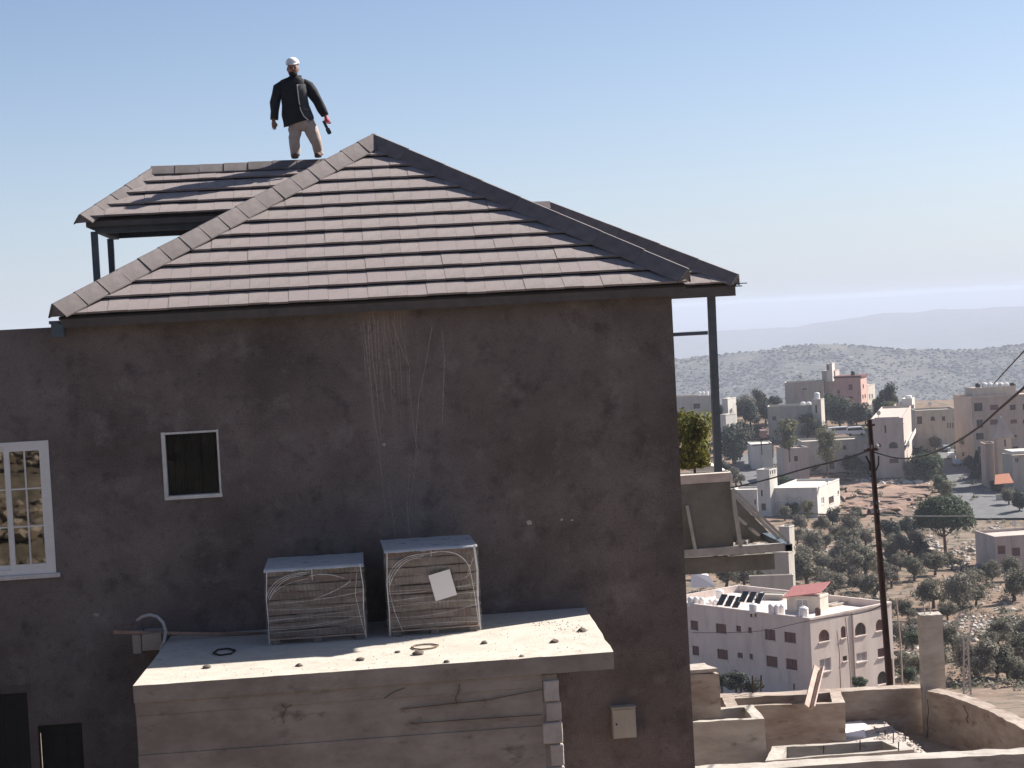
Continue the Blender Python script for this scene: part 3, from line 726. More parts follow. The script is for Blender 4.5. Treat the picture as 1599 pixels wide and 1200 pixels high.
# ------------------------------------------------------------------ wrapped pallets
def pallet(label, x0, x1, y0, y1, h, seed, paper, rz):
    rr = random.Random(seed); cx, cy = (x0+x1)/2, (y0+y1)/2; w, dp = (x1-x0)/2, (y1-y0)/2
    t = thing('wrapped_pallet', label, 'pallet', (cx, cy, ZS), rz, 'wrapped pallets of roof tiles')
    base = empty('base'); base.parent = t
    for k in range(3): boxo('bearer', (-w+.06+(2*w-.24)*k/2, -w+.18+(2*w-.24)*k/2, -dp+.02, dp-.02, 0, .07), M_stone, base, .004)
    for k in range(6): boxo('plank', (-w+.01, w-.01, -dp+.02+(2*dp-.16)*k/5, -dp+.12+(2*dp-.16)*k/5, .072, .092), M_wood, base)
    nr = 9; z = .095; rh = (h-.095-.02)/nr
    for k in range(nr):
        bm = bmesh.new(); n = 46; sh = rr.uniform(-.012, .012); sag = rr.uniform(-.012, .012); lean = rr.uniform(-.012, .012)
        front, back = [], []
        for i in range(n+1):
            x = -w+.03+(2*w-.06)*i/n; yy = -dp+.03 + (.012 if i % 2 else 0) + rr.uniform(0, .012)
            zz = sag*math.sin(math.pi*i/n) + lean*(i/n-.5)
            front.append((x+sh, yy, zz)); back.append((x+sh, dp-.03, zz))
        vt = [[bm.verts.new((x, y, z+zz+o_)) for x, y, zz in row] for o_ in (.004+rr.uniform(0, .006), rh-.008) for row in (front, back)]
        fb, bb, ft, bt = vt[0], vt[1], vt[2], vt[3]
        for i in range(n):
            bm.faces.new((fb[i], fb[i+1], ft[i+1], ft[i])); bm.faces.new((ft[i], ft[i+1], bt[i+1], bt[i])); bm.faces.new((bb[i+1], bb[i], bt[i], bt[i+1])); bm.faces.new((fb[i+1], fb[i], bb[i], bb[i+1]))
        bm.faces.new((fb[0], ft[0], bt[0], bb[0])); bm.faces.new((fb[n], bb[n], bt[n], ft[n]))
        link('tile_row', bm, M_row, t); z += rh
    # top sheet folded over the rim
    bm = bmesh.new(); nx, ny = 14, 8
    g_ = [[bm.verts.new((-w+2*w*i/nx, -dp+2*dp*j/ny, h-.012+.012*mnoise.noise(Vector((i*.5, j*.6, seed))) + .01*(j/ny))) for i in range(nx+1)] for j in range(ny+1)]
    for j in range(ny):
        for i in range(nx): bm.faces.new((g_[j][i], g_[j][i+1], g_[j+1][i+1], g_[j+1][i]))
    lip = [bm.verts.new((-w+2*w*i/nx, -dp-.012, h-.045-.015*mnoise.noise(Vector((i*.9, seed, 2))))) for i in range(nx+1)]
    for i in range(nx): bm.faces.new((g_[0][i+1], g_[0][i], lip[i], lip[i+1]))
    link('top_sheet', bm, M_sheet, t, True)
    # stretch film skin with wrinkles
    bm = bmesh.new(); n = 40
    def skin(pt):
        g2 = [[bm.verts.new(pt(i/n, j/16)) for i in range(n+1)] for j in range(17)]
        for j in range(16):
            for i in range(n): bm.faces.new((g2[j][i], g2[j][i+1], g2[j+1][i+1], g2[j+1][i]))
    wr = lambda a, b: .012*mnoise.noise(Vector((a*3+b*2, b*9-a*2, seed)))
    skin(lambda a, b: Vector((-w-.01+(2*w+.02)*a, -dp-.004+wr(a, b), .008+(h-.028)*b)))
    skin(lambda a, b: Vector((w+.012+wr(a, b), -dp-.004+(2*dp)*a, .03+(h-.05)*b)))
    skin(lambda a, b: Vector((-w-.012+wr(a, b), -dp-.004+(2*dp)*a, .03+(h-.05)*b)))
    link('film', bm, M_film, t, True)
    # gathered strands
    bm = bmesh.new(); y = -dp-.024
    def strand(pts, w_):
        P = [Vector((-w+2*w*a, y-.004*rr.random(), h*b)) for a, b in pts]
        for p, q in zip(P, P[1:]): bar(bm, p, q+(q-p)*.05, w_*rr.uniform(.5, 1.0), .004, Vector((0, 1, 0)))
    def arc(a0, b0, a1, b1, ca, cb, w_, n=12):
        strand([((1-s)**2*a0+2*s*(1-s)*ca+s*s*a1, (1-s)**2*b0+2*s*(1-s)*cb+s*s*b1) for s in [i/n for i in range(n+1)]], w_)
    for k in range(3): arc(.02+.01*k, .66-.03*k, .45-.03*k, .93-.02*k, .10+.03*k, .95-.02*k, .009)
    strand([(.015, .02), (.02, .3), (.012, .6), (.03, .95)], .016); strand([(.985, .02), (.975, .4), (.985, .7), (.965, .98)], .016 if not paper else .034)
    if paper:
        arc(.05, .72, .16, .05, .0, .45, .008); arc(.45, .93, .9, .75, .8, 1.0, .014); strand([(.9, .78), (.94, .45), (.97, .1)], .012); arc(.9, .75, .82, .62, .93, .65, .006); strand([(.95, .85), (.88, .68)], .006)
        strand([(.5, .98), (.5, .9)], .01)
    else:
        arc(.45, .88, .8, .82, .62, .93, .009); arc(.86, .8, .5, .58, .84, .72, .010); strand([(.93, .9), (.9, .6), (.94, .3), (.98, .05)], .010); arc(.05, .56, .9, .62, .5, .54, .004); strand([(.48, .98), (.48, .84)], .012); arc(.1, .7, .45, .85, .2, .82, .006)
    for k in range(7):
        b = rr.uniform(.1, .6); arc(.03, b, .96, b+rr.uniform(-.03, .1), .5, b+rr.uniform(-.06, .06), .0035)
    link('film_strand', bm, M_film_edge, t)
    if paper:
        bm = bmesh.new(); M = Matrix.Translation((.145*1, -dp-.034, h*.56)) @ Matrix.Rotation(R(-13), 4, 'Y')
        box(bm, -.165, .165, 0, .004, -.20, .20, M=M); link('paper_label', bm, M_paper, t)
    return t
pallet('left shrink-wrapped pallet of stacked tiles standing on the slab without a paper label', -1.07, .40, 28.40, 29.78, 1.13, 3, False, R(-1.0))
pallet('right shrink-wrapped pallet of stacked tiles standing on the slab with white paper label', .69, 2.08, 28.42, 29.80, 1.30, 8, True, R(.8))

# ------------------------------------------------------------------ terrace wall and steel canopy on the right flank
YT = 35.5
ter = thing('terrace', 'grey concrete terrace block jutting out behind the right corner of the house', 'terrace')
a, b = aty(1050, 741, YT), aty(1140, 738, YT); c = aty(1140, 858, YT)
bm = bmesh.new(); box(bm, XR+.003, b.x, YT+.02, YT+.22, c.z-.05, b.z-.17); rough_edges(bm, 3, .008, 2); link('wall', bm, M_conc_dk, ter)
bm = bmesh.new(); box(bm, XR+.003, b.x+.03, YT, YT+.25, b.z-.165, b.z+.0); rough_edges(bm, 3, .012, 5); link('coping', bm, M_block, ter)
s0, s1 = aty(1075, 869, YT), aty(1211, 889, YT)
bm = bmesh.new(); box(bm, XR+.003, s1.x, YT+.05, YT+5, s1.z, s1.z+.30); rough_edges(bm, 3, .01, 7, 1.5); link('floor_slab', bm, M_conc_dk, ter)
can = thing('steel_canopy', 'triangular grey steel canopy frame projecting from the terrace block', 'canopy', (0, 0, 0))
k0, k1 = aty(1068, 863, YT), aty(1236, 854, YT); zt = k1.z
bm = bmesh.new(); box(bm, XR+.01, k1.x-.14, YT-.06, YT+.06, k0.z-.09, k0.z+.06); link('front_channel', bm, M_steel2, can)
top = aty(1144, 763, YT); bot = aty(1232, 848, YT)
LEN = 3.6
for i in range(1):
    yy = YT+.0
    bm = bmesh.new(); bar(bm, (top.x, yy, top.z), (bot.x, yy, bot.z), .05, .06, Vector((0, 1, 0))); link('rafter', bm, M_steel2, can)
bm = bmesh.new(); bar(bm, (top.x, YT+LEN, top.z), (bot.x, YT+LEN, bot.z), .07, .07, Vector((0, 1, 0))); link('rafter', bm, M_steel2, can)
for (px0, py0, px1, py1) in ((1143, 763, 1157, 856), (1072, 789, 1085, 857)):
    bm = bmesh.new(); bar(bm, aty(px0, py0, YT-.01), aty(px1, py1, YT-.01), .06, .10, Vector((0, 1, 0))); link('stud', bm, M_steel2, can)
bm = bmesh.new(); x, z, s = k1.x-.07, k1.z, .068
for q in ((x-s, x+s, z-s, z-s+.012), (x-s, x+s, z+s-.012, z+s), (x-s, x-s+.012, z-s+.012, z+s-.012), (x+s-.012, x+s, z-s+.012, z+s-.012)): box(bm, q[0], q[1], YT-.08, YT+LEN, q[2], q[3])
link('edge_tube', bm, M_steel, can)
bm = bmesh.new(); box(bm, x-s+.013, x+s-.013, YT+.3, YT+.32, z-s+.013, z+s-.013); link('tube_shade', bm, M_black, can)  # black plate inside the tube stands in for the shade of its hollow
# gable panel set back behind open rafters
bm = bmesh.new(); bar(bm, (top.x, YT+.8, top.z), (bot.x, YT+.8, bot.z), .06, .07, Vector((0, 1, 0))); link('rafter', bm, M_steel2, can)
bm = bmesh.new(); prism(bm, [Vector((b.x-.2, YT+1.9, top.z+.1)), Vector((top.x+.1, YT+1.9, top.z)), Vector((bot.x+.05, YT+1.9, bot.z)), Vector((bot.x+.05, YT+1.9, s1.z+.3)), Vector((b.x-.2, YT+1.9, s1.z+.3))], (0, .1, 0))
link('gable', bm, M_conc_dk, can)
for (f0, f1) in ((.16, .30), (.46, .62), (.72, .86)):  # pale slats stand in for three sun patches on the gable
    P = [Vector((top.x-.12, 0, top.z-.25)).lerp(Vector((bot.x-.12, 0, bot.z-.12)), f) for f in (f0, f1)]
    bm = bmesh.new(); bar(bm, Vector((P[0].x, YT+1.45, P[0].z)), Vector((P[1].x, YT+1.45, P[1].z)), .30, .05, Vector((0, 0, 1))); link('sun_patch', bm, M_block, can)
bm = bmesh.new(); rr = random.Random(3)
for i in range(70):
    cc = Vector((rr.uniform(XR+.1, k1.x-.3), YT+rr.uniform(.15, 2.2), s1.z+.30)); 
    M = Matrix.Translation(cc+Vector((0, 0, .04))) @ Matrix.Rotation(rr.uniform(0, 3), 4, 'Z') @ Matrix.Rotation(rr.uniform(-.3, .3), 4, 'X')
    q = rr.uniform(.03, .10); box(bm, -q, q, -q*.7, q*.7, -.04, .03, M=M)
o = link('rubble', bm, M_block, None); tag(o, 'broken concrete rubble lying on the terrace floor slab', 'rubble', kind='stuff')

# ------------------------------------------------------------------ unfinished concrete yard at lower right
fl = bmesh.new(); p = [atz(1040, 1300, -9.35), atz(1700, 1300, -9.35), atz(1700, 1120, -9.35), atz(1040, 1140, -9.35)]
fl.faces.new([fl.verts.new(v) for v in p])
tag(link('yard_floor', fl, M_soil), kind='structure')
def cwall(name, label, cat, pts, z0, z1, th, m=M_conc, seed=1, cuts=4, amp=.02, ztops=None, mtop=None):
    """a wall that follows pts (its top front edge, seen from the camera) and is th thick away from the camera"""
    bm = bmesh.new(); n = len(pts)
    rows = []
    for i, p_ in enumerate(pts):
        d = (pts[min(i+1, n-1)] - pts[max(i-1, 0)]); d.z = 0; d.normalize(); nr = Vector((-d.y, d.x, 0))
        zt = ztops[i] if ztops else z1
        a = Vector((p_.x, p_.y, 0)); b = a + nr*th
        rows.append([a+Vector((0, 0, z0)), a+Vector((0, 0, zt)), b+Vector((0, 0, zt)), b+Vector((0, 0, z0))])
    loft(bm, rows); bmesh.ops.recalc_face_normals(bm, faces=bm.faces)
    rough_edges(bm, cuts, amp, seed, 2.6); rough_edges(bm, 1, amp*.7, seed+7, 9)
    o = link(name, bm, m); return tag(o, label, cat)
cwall('yard_wall', 'low front concrete wall of the unfinished yard along the bottom edge', 'wall', [atz(1060, 1207, -7.6), atz(1200, 1200, -7.6), atz(1400, 1187, -7.6), atz(1620, 1176, -7.6)], -9.4, -7.6, .42, seed=1, cuts=5)
cwall('yard_wall', 'long rear concrete wall of the yard running to the tall column', 'wall', [atz(1060, 1090, -8.4), atz(1200, 1086, -8.4), atz(1320, 1079, -8.4), atz(1455, 1073, -8.4)], -9.8, -8.4, .35, M_conc_red, seed=2, cuts=5)
zr_ = -8.3
pts = [atz(1446, 1078, zr_), atz(1480, 1085, zr_), atz(1515, 1098, zr_), atz(1550, 1113, zr_), atz(1585, 1131, zr_), atz(1640, 1160, zr_)]
cwall('yard_wall', 'curved concrete wall sweeping down from the tall column to the right', 'wall', pts, -9.8, zr_, .32, M_conc_red, seed=3, cuts=4)
bm = bmesh.new()
for q in (((1505, 1101), (1508, 1109), (1512, 1117), (1509, 1122), (1512, 1129)), ((1448, 1092), (1450, 1110), (1448, 1126), (1449, 1140), (1447, 1152))):
    P = [atd(x, y, ud(atz(x, 1078+max(0, (x-1446))*.36, zr_))[1]-.06) for x, y in q]
    for a, b in zip(P, P[1:]): bar(bm, a, b, .014, .03, Fh)
o = link('crack', bm, M_crack); o.parent = bpy.data.objects['yard_wall.002']
# column
c0, c1 = atz(1444, 1078, -8.35), atz(1478, 1078, -8.35); D = ud(c0)[1]
ctop = atd(1443, 961, D); cw = (c1-c0).length
col = thing('concrete_column', 'tall raw concrete column at the corner of the yard walls', 'column', (c0.x, c0.y, -9.7), -YAW)
bm = bmesh.new(); box(bm, 0, cw, 0, cw*.9, 0, ctop.z+9.7); rough_edges(bm, 5, .015, 4, 3); rough_edges(bm, 1, .014, 9, 10); link('shaft', bm, M_conc, col)
for dx in (.12, .24):
    bm = bmesh.new(); tube(bm, [(dx, .2, ctop.z+9.6), (dx-.02, .2, ctop.z+9.95)], .012, 6); link('rebar', bm, M_block, col)
# planters
def planter(label, px0, px1, pyf, pyb, z, zb, th, seed, extra=0.0, m=M_conc):
    a, b = atz(px0[0], pyf[0], z), atz(px1[0], pyf[1], z); c, d = atz(px1[1], pyb[1], z), atz(px0[1], pyb[0], z)
    t = thing('planter_box', label, 'planter', (0, 0, 0), 0, 'concrete planter boxes in the yard')
    cen = (a+b+c+d)/4
    ins = [p_ + (cen-p_).normalized()*th*1.3 for p_ in (a, b, c, d)]
    bm = bmesh.new(); out = (a, b, c, d)
    for i in range(4):
        j = (i+1) % 4
        q = [out[i], out[j], ins[j], ins[i]]
        lo = [Vector((v.x, v.y, zb)) for v in q]
        V = [bm.verts.new(v) for v in q] + [bm.verts.new(v) for v in lo]
        for f in ((0, 1, 2, 3), (0, 4, 5, 1), (2, 6, 7, 3)): bm.faces.new([V[k] for k in f])
    bmesh.ops.remove_doubles(bm, verts=bm.verts[:], dist=.001)
    rough_edges(bm, 5, .018, seed, 3); rough_edges(bm, 1, .013, seed+3, 9); link('rim', bm, m, t)
    bm = bmesh.new(); bm.faces.new([bm.verts.new(Vector((v.x, v.y, z-.35))) for v in ins]); link('soil', bm, M_darksoil, t)
    return t
planter('tall planter box nearest the house corner with a pier on it', (1060, 1070), (1194, 1176), (1129, 1122), (1110, 1100), -7.95, -9.4, .22, 21)
planter('long planter box at the back of the yard with a leaning board', (1134, 1128), (1319, 1312), (1104, 1097), (1090, 1079), -8.25, -9.4, .2, 22, m=M_conc_red)
planter('shallow planter box in the front of the yard with dark hollow', (1195, 1206), (1428, 1396), (1188, 1170), (1166, 1154), -8.6, -9.4, .22, 23)
a, b = atz(1082, 1120, -7.95), atz(1126, 1118, -7.95)
zt = atd(1105, 1052, ud(a)[1]).z
pier = thing('concrete_pier', 'stubby concrete pier standing on the planter next to the house wall', 'pier', (0, 0, 0))
a2, b2 = atz(1080, 1112, -7.95), atz(1112, 1112, -7.95)
bm = bmesh.new(); prism(bm, [Vector((v.x, v.y, -7.97)) for v in (Vector((a.x-.3, a.y, 0)), b, b+Vector((-.12, .7, 0)), Vector((a.x-.3, a.y+.7, 0)))], (0, 0, zt+7.97)); rough_edges(bm, 4, .02, 31, 3); link('shaft', bm, M_conc_red, pier)
bm = bmesh.new(); prism(bm, [Vector((v.x, v.y, zt+.02)) for v in (Vector((a.x-.25, a.y+.02, 0)), b+Vector((-.02, .02, 0)), b+Vector((-.15, .66, 0)), Vector((a.x-.25, a.y+.66, 0)))], (0, 0, .07)); rough_edges(bm, 3, .02, 33, 4); link('cap', bm, M_block, pier)
# leaning plank (folded board)
D = 39.2; a, b = atd(1261, 1104, 38.4), atd(1276, 1042, 39.6)
bm = bmesh.new(); bar(bm, a, b, .17, .03, Vector((0, 1, 0))); s_ = Vector((.085, -.02, 0)); bar(bm, a+s_+Vector((0, -.06, 0)), b+s_+Vector((0, -.06, 0)), .03, .12, Vector((0, 1, 0)))
tag(link('plank', bm, M_plank), 'pinkish timber plank leaning up from the long planter box', 'plank')
# white sheet, sand, rubble, rebar
bm = bmesh.new(); q = [atz(x, y, -9.05) for x, y in ((1320, 1152), (1318, 1131), (1345, 1127), (1358, 1137), (1350, 1140), (1352, 1152))]; prism(bm, q, (0, 0, .03)); tag(link('white_sheet', bm, M_paper), 'bright white board lying on the yard floor beyond the planter', 'board')
bm = bmesh.new(); rr = random.Random(9)
c = atz(1226, 1152, -9.2)
bmesh.ops.create_cone(bm, cap_ends=True, segments=20, radius1=.85, radius2=.05, depth=.55, matrix=Matrix.Translation((c.x, c.y, -9.05)))
bmesh.ops.subdivide_edges(bm, edges=bm.edges[:], cuts=2, use_grid_fill=True)
for v in bm.verts: v.co += mnoise.noise_vector(v.co*4)*.07
tag(link('sand_pile', bm, M_soil), 'small grey heap of sand between the planter boxes', 'sand pile')
bm = bmesh.new()
for i in range(520):
    px, py = rr.uniform(1325, 1440), rr.uniform(1126, 1176)
    if px > 1372 + (py-1122)*1.36 + 8 or (px < 1364 and py < 1155): continue
    c = atz(px, py, -9.0); bmesh.ops.create_icosphere(bm, subdivisions=1, radius=rr.uniform(.012, .032)*(2 if rr.random() < .06 else 1), matrix=Matrix.Translation(c+Vector((0, 0, rr.uniform(-.06, .0)))) @ Matrix.Diagonal((1, 1.2, .6, 1)))
f = [atz(x, y, -9.05) for x, y in ((1318, 1190), (1318, 1122), (1372, 1120), (1450, 1178), (1450, 1190))]
prism(bm, f, (0, 0, -.3))
tag(link('rubble', bm, M_block), 'sunlit gravel and rubble on the yard floor', 'rubble', kind='stuff')
for i, (px, py, h) in enumerate(((1395, 1160, .22), (1414, 1156, .18), (1343, 1172, .2), (1286, 1176, .15), (1403, 1172, .16), (1382, 1150, .14))):
    c = atz(px, py, -8.6); bm = bmesh.new(); tube(bm, [c, c+Vector((.01, 0, h))], .012, 5)
    tag(link('rebar_stub', bm, M_rust), ('short rusty rebar stub at the right end of the front planter', 'rebar stub farthest right beyond the front planter', 'rebar stub midway along the front rim of the front planter', 'rebar stub toward the left on the front planter rim', 'rebar stub nearest the front wall right of the planter', 'rebar stub on the back rim of the front planter')[i], 'rebar', 'rebar stubs on the front planter')
for i, (px, py, h) in enumerate(((1176, 1082, .38), (1188, 1080, .36), (1157, 1082, .2), (1240, 1077, .14))):
    c = atz(px, py, -8.4); bm = bmesh.new(); tube(bm, [c, c+Vector((rr.uniform(-.03, .03), 0, h))], .018, 5)
    tag(link('rebar_stub', bm, M_rust), ('taller starter bar left of centre on the rear yard wall', 'starter bar just right of the taller one on the rear wall', 'short starter bar farthest left on the rear yard wall', 'tiny starter bar on the rear wall near the leaning plank')[i], 'rebar', 'starter bars on the rear wall')

# ------------------------------------------------------------------ person on the roof
def man():
    Y = 34.6
    P = lambda zx, zy, dy=0.0: aty(390+zx/6, 70+zy/6, Y+dy)
    t = thing('person', 'man in dark jacket, beige trousers and white cap standing on the roof ridge', 'person', P(500, 1062))
    o0 = t.location.copy()
    L = lambda *a: P(*a) - o0
    # body: one continuous skin from ankles to head, arms to wrists
    J = [L(490, 740), L(460, 560), L(420, 380), L(412, 300), L(404, 245, -.03), L(400, 165, -.02),      # pelvis, waist, chest, neck, face, crown
         L(306, 400), L(240, 545, .03), L(222, 700, -.04),                                                       # image-left arm
         L(516, 392), L(632, 520, .02), L(716, 672, -.05),                                                      # image-right arm
         L(432, 790), L(418, 920, -.03), L(424, 1035),                                                           # image-left leg
         L(560, 770), L(618, 890, -.06), L(640, 1030, .02)]
    E = [(0, 1), (1, 2), (2, 3), (3, 4), (4, 5), (2, 6), (6, 7), (7, 8), (2, 9), (9, 10), (10, 11), (0, 12), (12, 13), (13, 14), (0, 15), (15, 16), (16, 17)]
    rad = [.13, .12, .12, .058, .088, .075, .055, .048, .036, .055, .048, .036, .085, .062, .045, .085, .062, .045]
    me = bpy.data.meshes.new('body'); me.from_pydata(J, E, []); o = linkme('body', me, M_skin, t)
    sk = o.modifiers.new('skin', 'SKIN'); sk.use_smooth_shade = True
    for v, r in zip(me.skin_vertices[0].data, rad): v.radius = (r, r)
    me.skin_vertices[0].data[0].use_root = True
    sb = o.modifiers.new('sub', 'SUBSURF'); sb.levels = 2; sb.render_levels = 2
    # face
    fc = L(404, 238, -.03)
    bm = bmesh.new(); bmesh.ops.create_uvsphere(bm, u_segments=20, v_segments=14, radius=1, matrix=Matrix.Translation(fc+Vector((0, 0, .025))) @ Matrix.Diagonal((.100, .114, .142, 1)))
    for v in bm.verts:
        k = v.co - fc
        if k.z < -.03: v.co.x = fc.x + k.x*(1+.9*(k.z+.03))          # jaw narrows
    bmesh.ops.create_cone(bm, cap_ends=True, segments=8, radius1=.02, radius2=.009, depth=.055, matrix=Matrix.Translation(fc+Vector((.005, -.116, .012))) @ Matrix.Rotation(R(16), 4, 'X'))
    for s in (-1, 1): bmesh.ops.create_uvsphere(bm, u_segments=8, v_segments=6, radius=1, matrix=Matrix.Translation(fc+Vector((s*.096, .01, .02))) @ Matrix.Diagonal((.014, .022, .034, 1)))
    link('face', bm, M_skin, t, True)
    bm = bmesh.new()
    for s in (-1, 1): bmesh.ops.create_uvsphere(bm, u_segments=8, v_segments=6, radius=1, matrix=Matrix.Translation(fc+Vector((s*.036+.004, -.098, .030))) @ Matrix.Diagonal((.024, .016, .014, 1)))
    link('shaded_eye', bm, M_hair, t, True)  # eyes made wide and dark to include the shade around them
    bm = bmesh.new()
    for s in (-1, 1): bar(bm, fc+Vector((s*.012+.004, -.099, .055)), fc+Vector((s*.055+.004, -.088, .056)), .014, .012)
    bar(bm, fc+Vector((-.03, -.098, -.020)), fc+Vector((.038, -.098, -.020)), .012, .014)
    bmesh.ops.create_uvsphere(bm, u_segments=14, v_segments=10, radius=1, matrix=Matrix.Translation(fc+Vector((0, -.030, -.066))) @ Matrix.Diagonal((.080, .083, .056, 1)))
    for s in (-1, 1): bmesh.ops.create_uvsphere(bm, u_segments=8, v_segments=8, radius=1, matrix=Matrix.Translation(fc+Vector((s*.072, .03, .04))) @ Matrix.Diagonal((.02, .06, .07, 1)))
    link('beard_and_hair', bm, M_hair, t, True)
    # cap
    cp = L(400, 172, -.02); bm = bmesh.new()
    bmesh.ops.create_uvsphere(bm, u_segments=20, v_segments=12, radius=1, matrix=Matrix.Translation(cp) @ Matrix.Diagonal((.122, .138, .108, 1)))
    for v in bm.verts:
        if v.co.z < cp.z-.022: v.co.z = cp.z-.022
    rg = []
    for dz in (0, .012):
        rg.append([cp + Vector((.088*math.cos(a), -.09-.085*abs(math.sin(a)), -.022-.03*abs(math.sin(a))+dz)) for a in [math.pi*i/10 for i in range(11)]])
    loft(bm, rg); link('cap', bm, M_capw, t, True)
    # jacket: lofted torso with sleeves
    bm = bmesh.new(); n = 20
    def ell(c, a, b, rot=0.0):
        return [c + Vector((a*math.cos(2*math.pi*k/n), b*math.sin(2*math.pi*k/n), rot*math.cos(2*math.pi*k/n))) for k in range(n)]
    spec_ = [((410, 292), .088, .092, 0), ((410, 308), .14, .115, 0), ((406, 328), .205, .13, -.012), ((404, 352), .252, .145, -.008), ((405, 385), .268, .152, 0), ((412, 430), .252, .155, 0), ((420, 500), .243, .152, 0), ((430, 570), .245, .152, 0.0), ((442, 640), .262, .158, .03), ((452, 700), .27, .165, .05), ((456, 735), .272, .17, .06)]
    loft(bm, [ell(L(*c), a, b, r_) for c, a, b, r_ in spec_])
    def sleeve(pts, rs):
        pp = [L(*p_) for p_ in pts]; tube(bm, pp, rs, 14)
    sleeve([(345, 385), (300, 382), (268, 408), (252, 465), (240, 545, .03), (232, 620, 0), (226, 692, -.03)], [.06, .088, .104, .10, .088, .080, .072])
    sleeve([(465, 372), (510, 366), (548, 388), (590, 450), (636, 522, .02), (675, 600, -.01), (708, 660, -.04)], [.06, .088, .104, .10, .088, .080, .072])
    for v in bm.verts: v.co += mnoise.noise_vector(v.co*7)*.024 + mnoise.noise_vector(v.co*15)*.012
    link('jacket', bm, M_jacket, t, True)
    bm = bmesh.new()
    tube(bm, [L(372, 318, -.02), L(392, 300, -.085), L(425, 300, -.085), L(452, 292, -.02), L(480, 296, .02)], .022, 8); link('collar', bm, M_jacket, t, True)
    # lighter open front panel, image right
    bm = bmesh.new()
    edge = [(444, 370, -.172), (452, 450, -.178), (462, 530, -.176), (478, 610, -.178), (505, 665, -.178), (548, 705, -.165)]
    oth = [(520, 366, -.135), (540, 450, -.125), (548, 530, -.118), (562, 600, -.128), (590, 650, -.10), (604, 694, -.06)]
    A_ = [bm.verts.new(L(*p_)) for p_ in edge]; m_ = [bm.verts.new((L(*p_)+L(*q_))/2 + Vector((0, -.028, 0))) for p_, q_ in zip(edge, oth)]; B_ = [bm.verts.new(L(*p_)) for p_ in oth]
    for a_, b_ in ((A_, m_), (m_, B_)):
        for i in range(5): bm.faces.new((a_[i], b_[i], b_[i+1], a_[i+1]))
    bmesh.ops.solidify(bm, geom=bm.faces[:], thickness=.02)
    fp = link('front_panel', bm, M_vest, t, True)
    bm = bmesh.new(); tube(bm, [L(x_, y_, d_-.012) for x_, y_, d_ in edge], .009, 6); link('zip', bm, M_film_edge, fp)
    bm = bmesh.new(); tube(bm, [L(462, 560, -.192), L(500, 604, -.20), L(566, 610, -.15)], .010, 6); link('pocket_seam', bm, M_jacket, fp)
    # trousers
    bm = bmesh.new()
    loft(bm, [ell(L(*c), a, b) for c, a, b in (((470, 690), .20, .145), ((478, 735), .215, .15), ((492, 775), .20, .14), ((505, 808), .12, .11))])
    tube(bm, [L(430, 735), L(425, 800), L(420, 870, -.02), L(418, 925, -.035), L(424, 985), L(428, 1042)], [.118, .122, .105, .096, .088, .082], 14)
    tube(bm, [L(540, 725), L(570, 790, -.02), L(606, 865, -.06), L(628, 920, -.05), L(640, 980), L(650, 1036, .02)], [.125, .122, .105, .096, .086, .078], 14)
    bmesh.ops.subdivide_edges(bm, edges=[e for e in bm.edges if e.calc_length() > .06], cuts=1)
    for v in bm.verts: v.co += mnoise.noise_vector(Vector((v.co.x*6, v.co.y*6, v.co.z*14)))*.020
    link('trousers', bm, M_trouser, t, True)
    for (fx_, fy_) in ((424, 1050), (640, 1040)):
        c = L(fx_, fy_); bm = bmesh.new()
        bmesh.ops.create_uvsphere(bm, u_segments=14, v_segments=8, radius=1, matrix=Matrix.Translation(c+Vector((.0, -.06, -.0))) @ Matrix.Diagonal((.068, .165, .062, 1)))
        for v in bm.verts:
            if v.co.z < c.z-.03: v.co.z = c.z-.03
        link('shoe', bm, M_shoe, t, True)
    # hands: palm and five bent fingers
    def hand(w, dirv, sidev, m, curl):
        bm = bmesh.new(); dirv = dirv.normalized(); sidev = (sidev - dirv*sidev.dot(dirv)).normalized(); nv = dirv.cross(sidev)
        loft(bm, [[w + dirv*s + sidev*(a*x) + nv*(b*y) for x, y in ((-1, -.6), (0, -1), (1, -.6), (1, .6), (0, 1), (-1, .6))] for s, a, b in ((-.05, .028, .022), (.0, .030, .022), (.045, .043, .020), (.09, .044, .018))])
        for i, (o_, ln) in enumerate(((-.033, .065), (-.011, .078), (.011, .073), (.033, .055))):
            p0 = w + dirv*.082 + sidev*o_; p1 = p0 + (dirv + nv*curl*.4)*ln*.5; p2 = p1 + (dirv + nv*curl*1.3)*ln*.42
            tube(bm, [p0, p1, p2], [.011, .010, .007], 6)
        b0 = w + dirv*.02 - sidev*.03; tube(bm, [b0, b0 - sidev*.03 + dirv*.035, b0 - sidev*.03 + dirv*.07 + nv*.015], [.013, .012, .009], 6)
        return link('hand', bm, m, t, True)
    hand(L(224, 715, -.04), Vector((.06, -.25, -1)), Vector((-1, -.6, 0)), M_skin, .5)
    hand(L(716, 680, -.05), Vector((.28, -.3, -1)), Vector((1, .5, 0)), M_glove, 1.0)
    tool = thing('hand_tool', 'dark hand tool held in the red gloved hand of the man', 'tool', P(735, 770, -.12))
    bm = bmesh.new(); ln_ = P(690, 712, -.13) - tool.location; rn_ = P(752, 835, -.13) - tool.location
    bar(bm, ln_, ln_.lerp(rn_, .55), .05, .04, Vector((0, 1, 0))); link('handle', bm, M_tool, tool)
    bm = bmesh.new(); bar(bm, ln_.lerp(rn_, .55), rn_, .075, .05, Vector((0, 1, 0))); bmesh.ops.bevel(bm, geom=bm.edges[:], offset=.012, segments=2, affect='EDGES'); link('head', bm, M_tool, tool)
man()

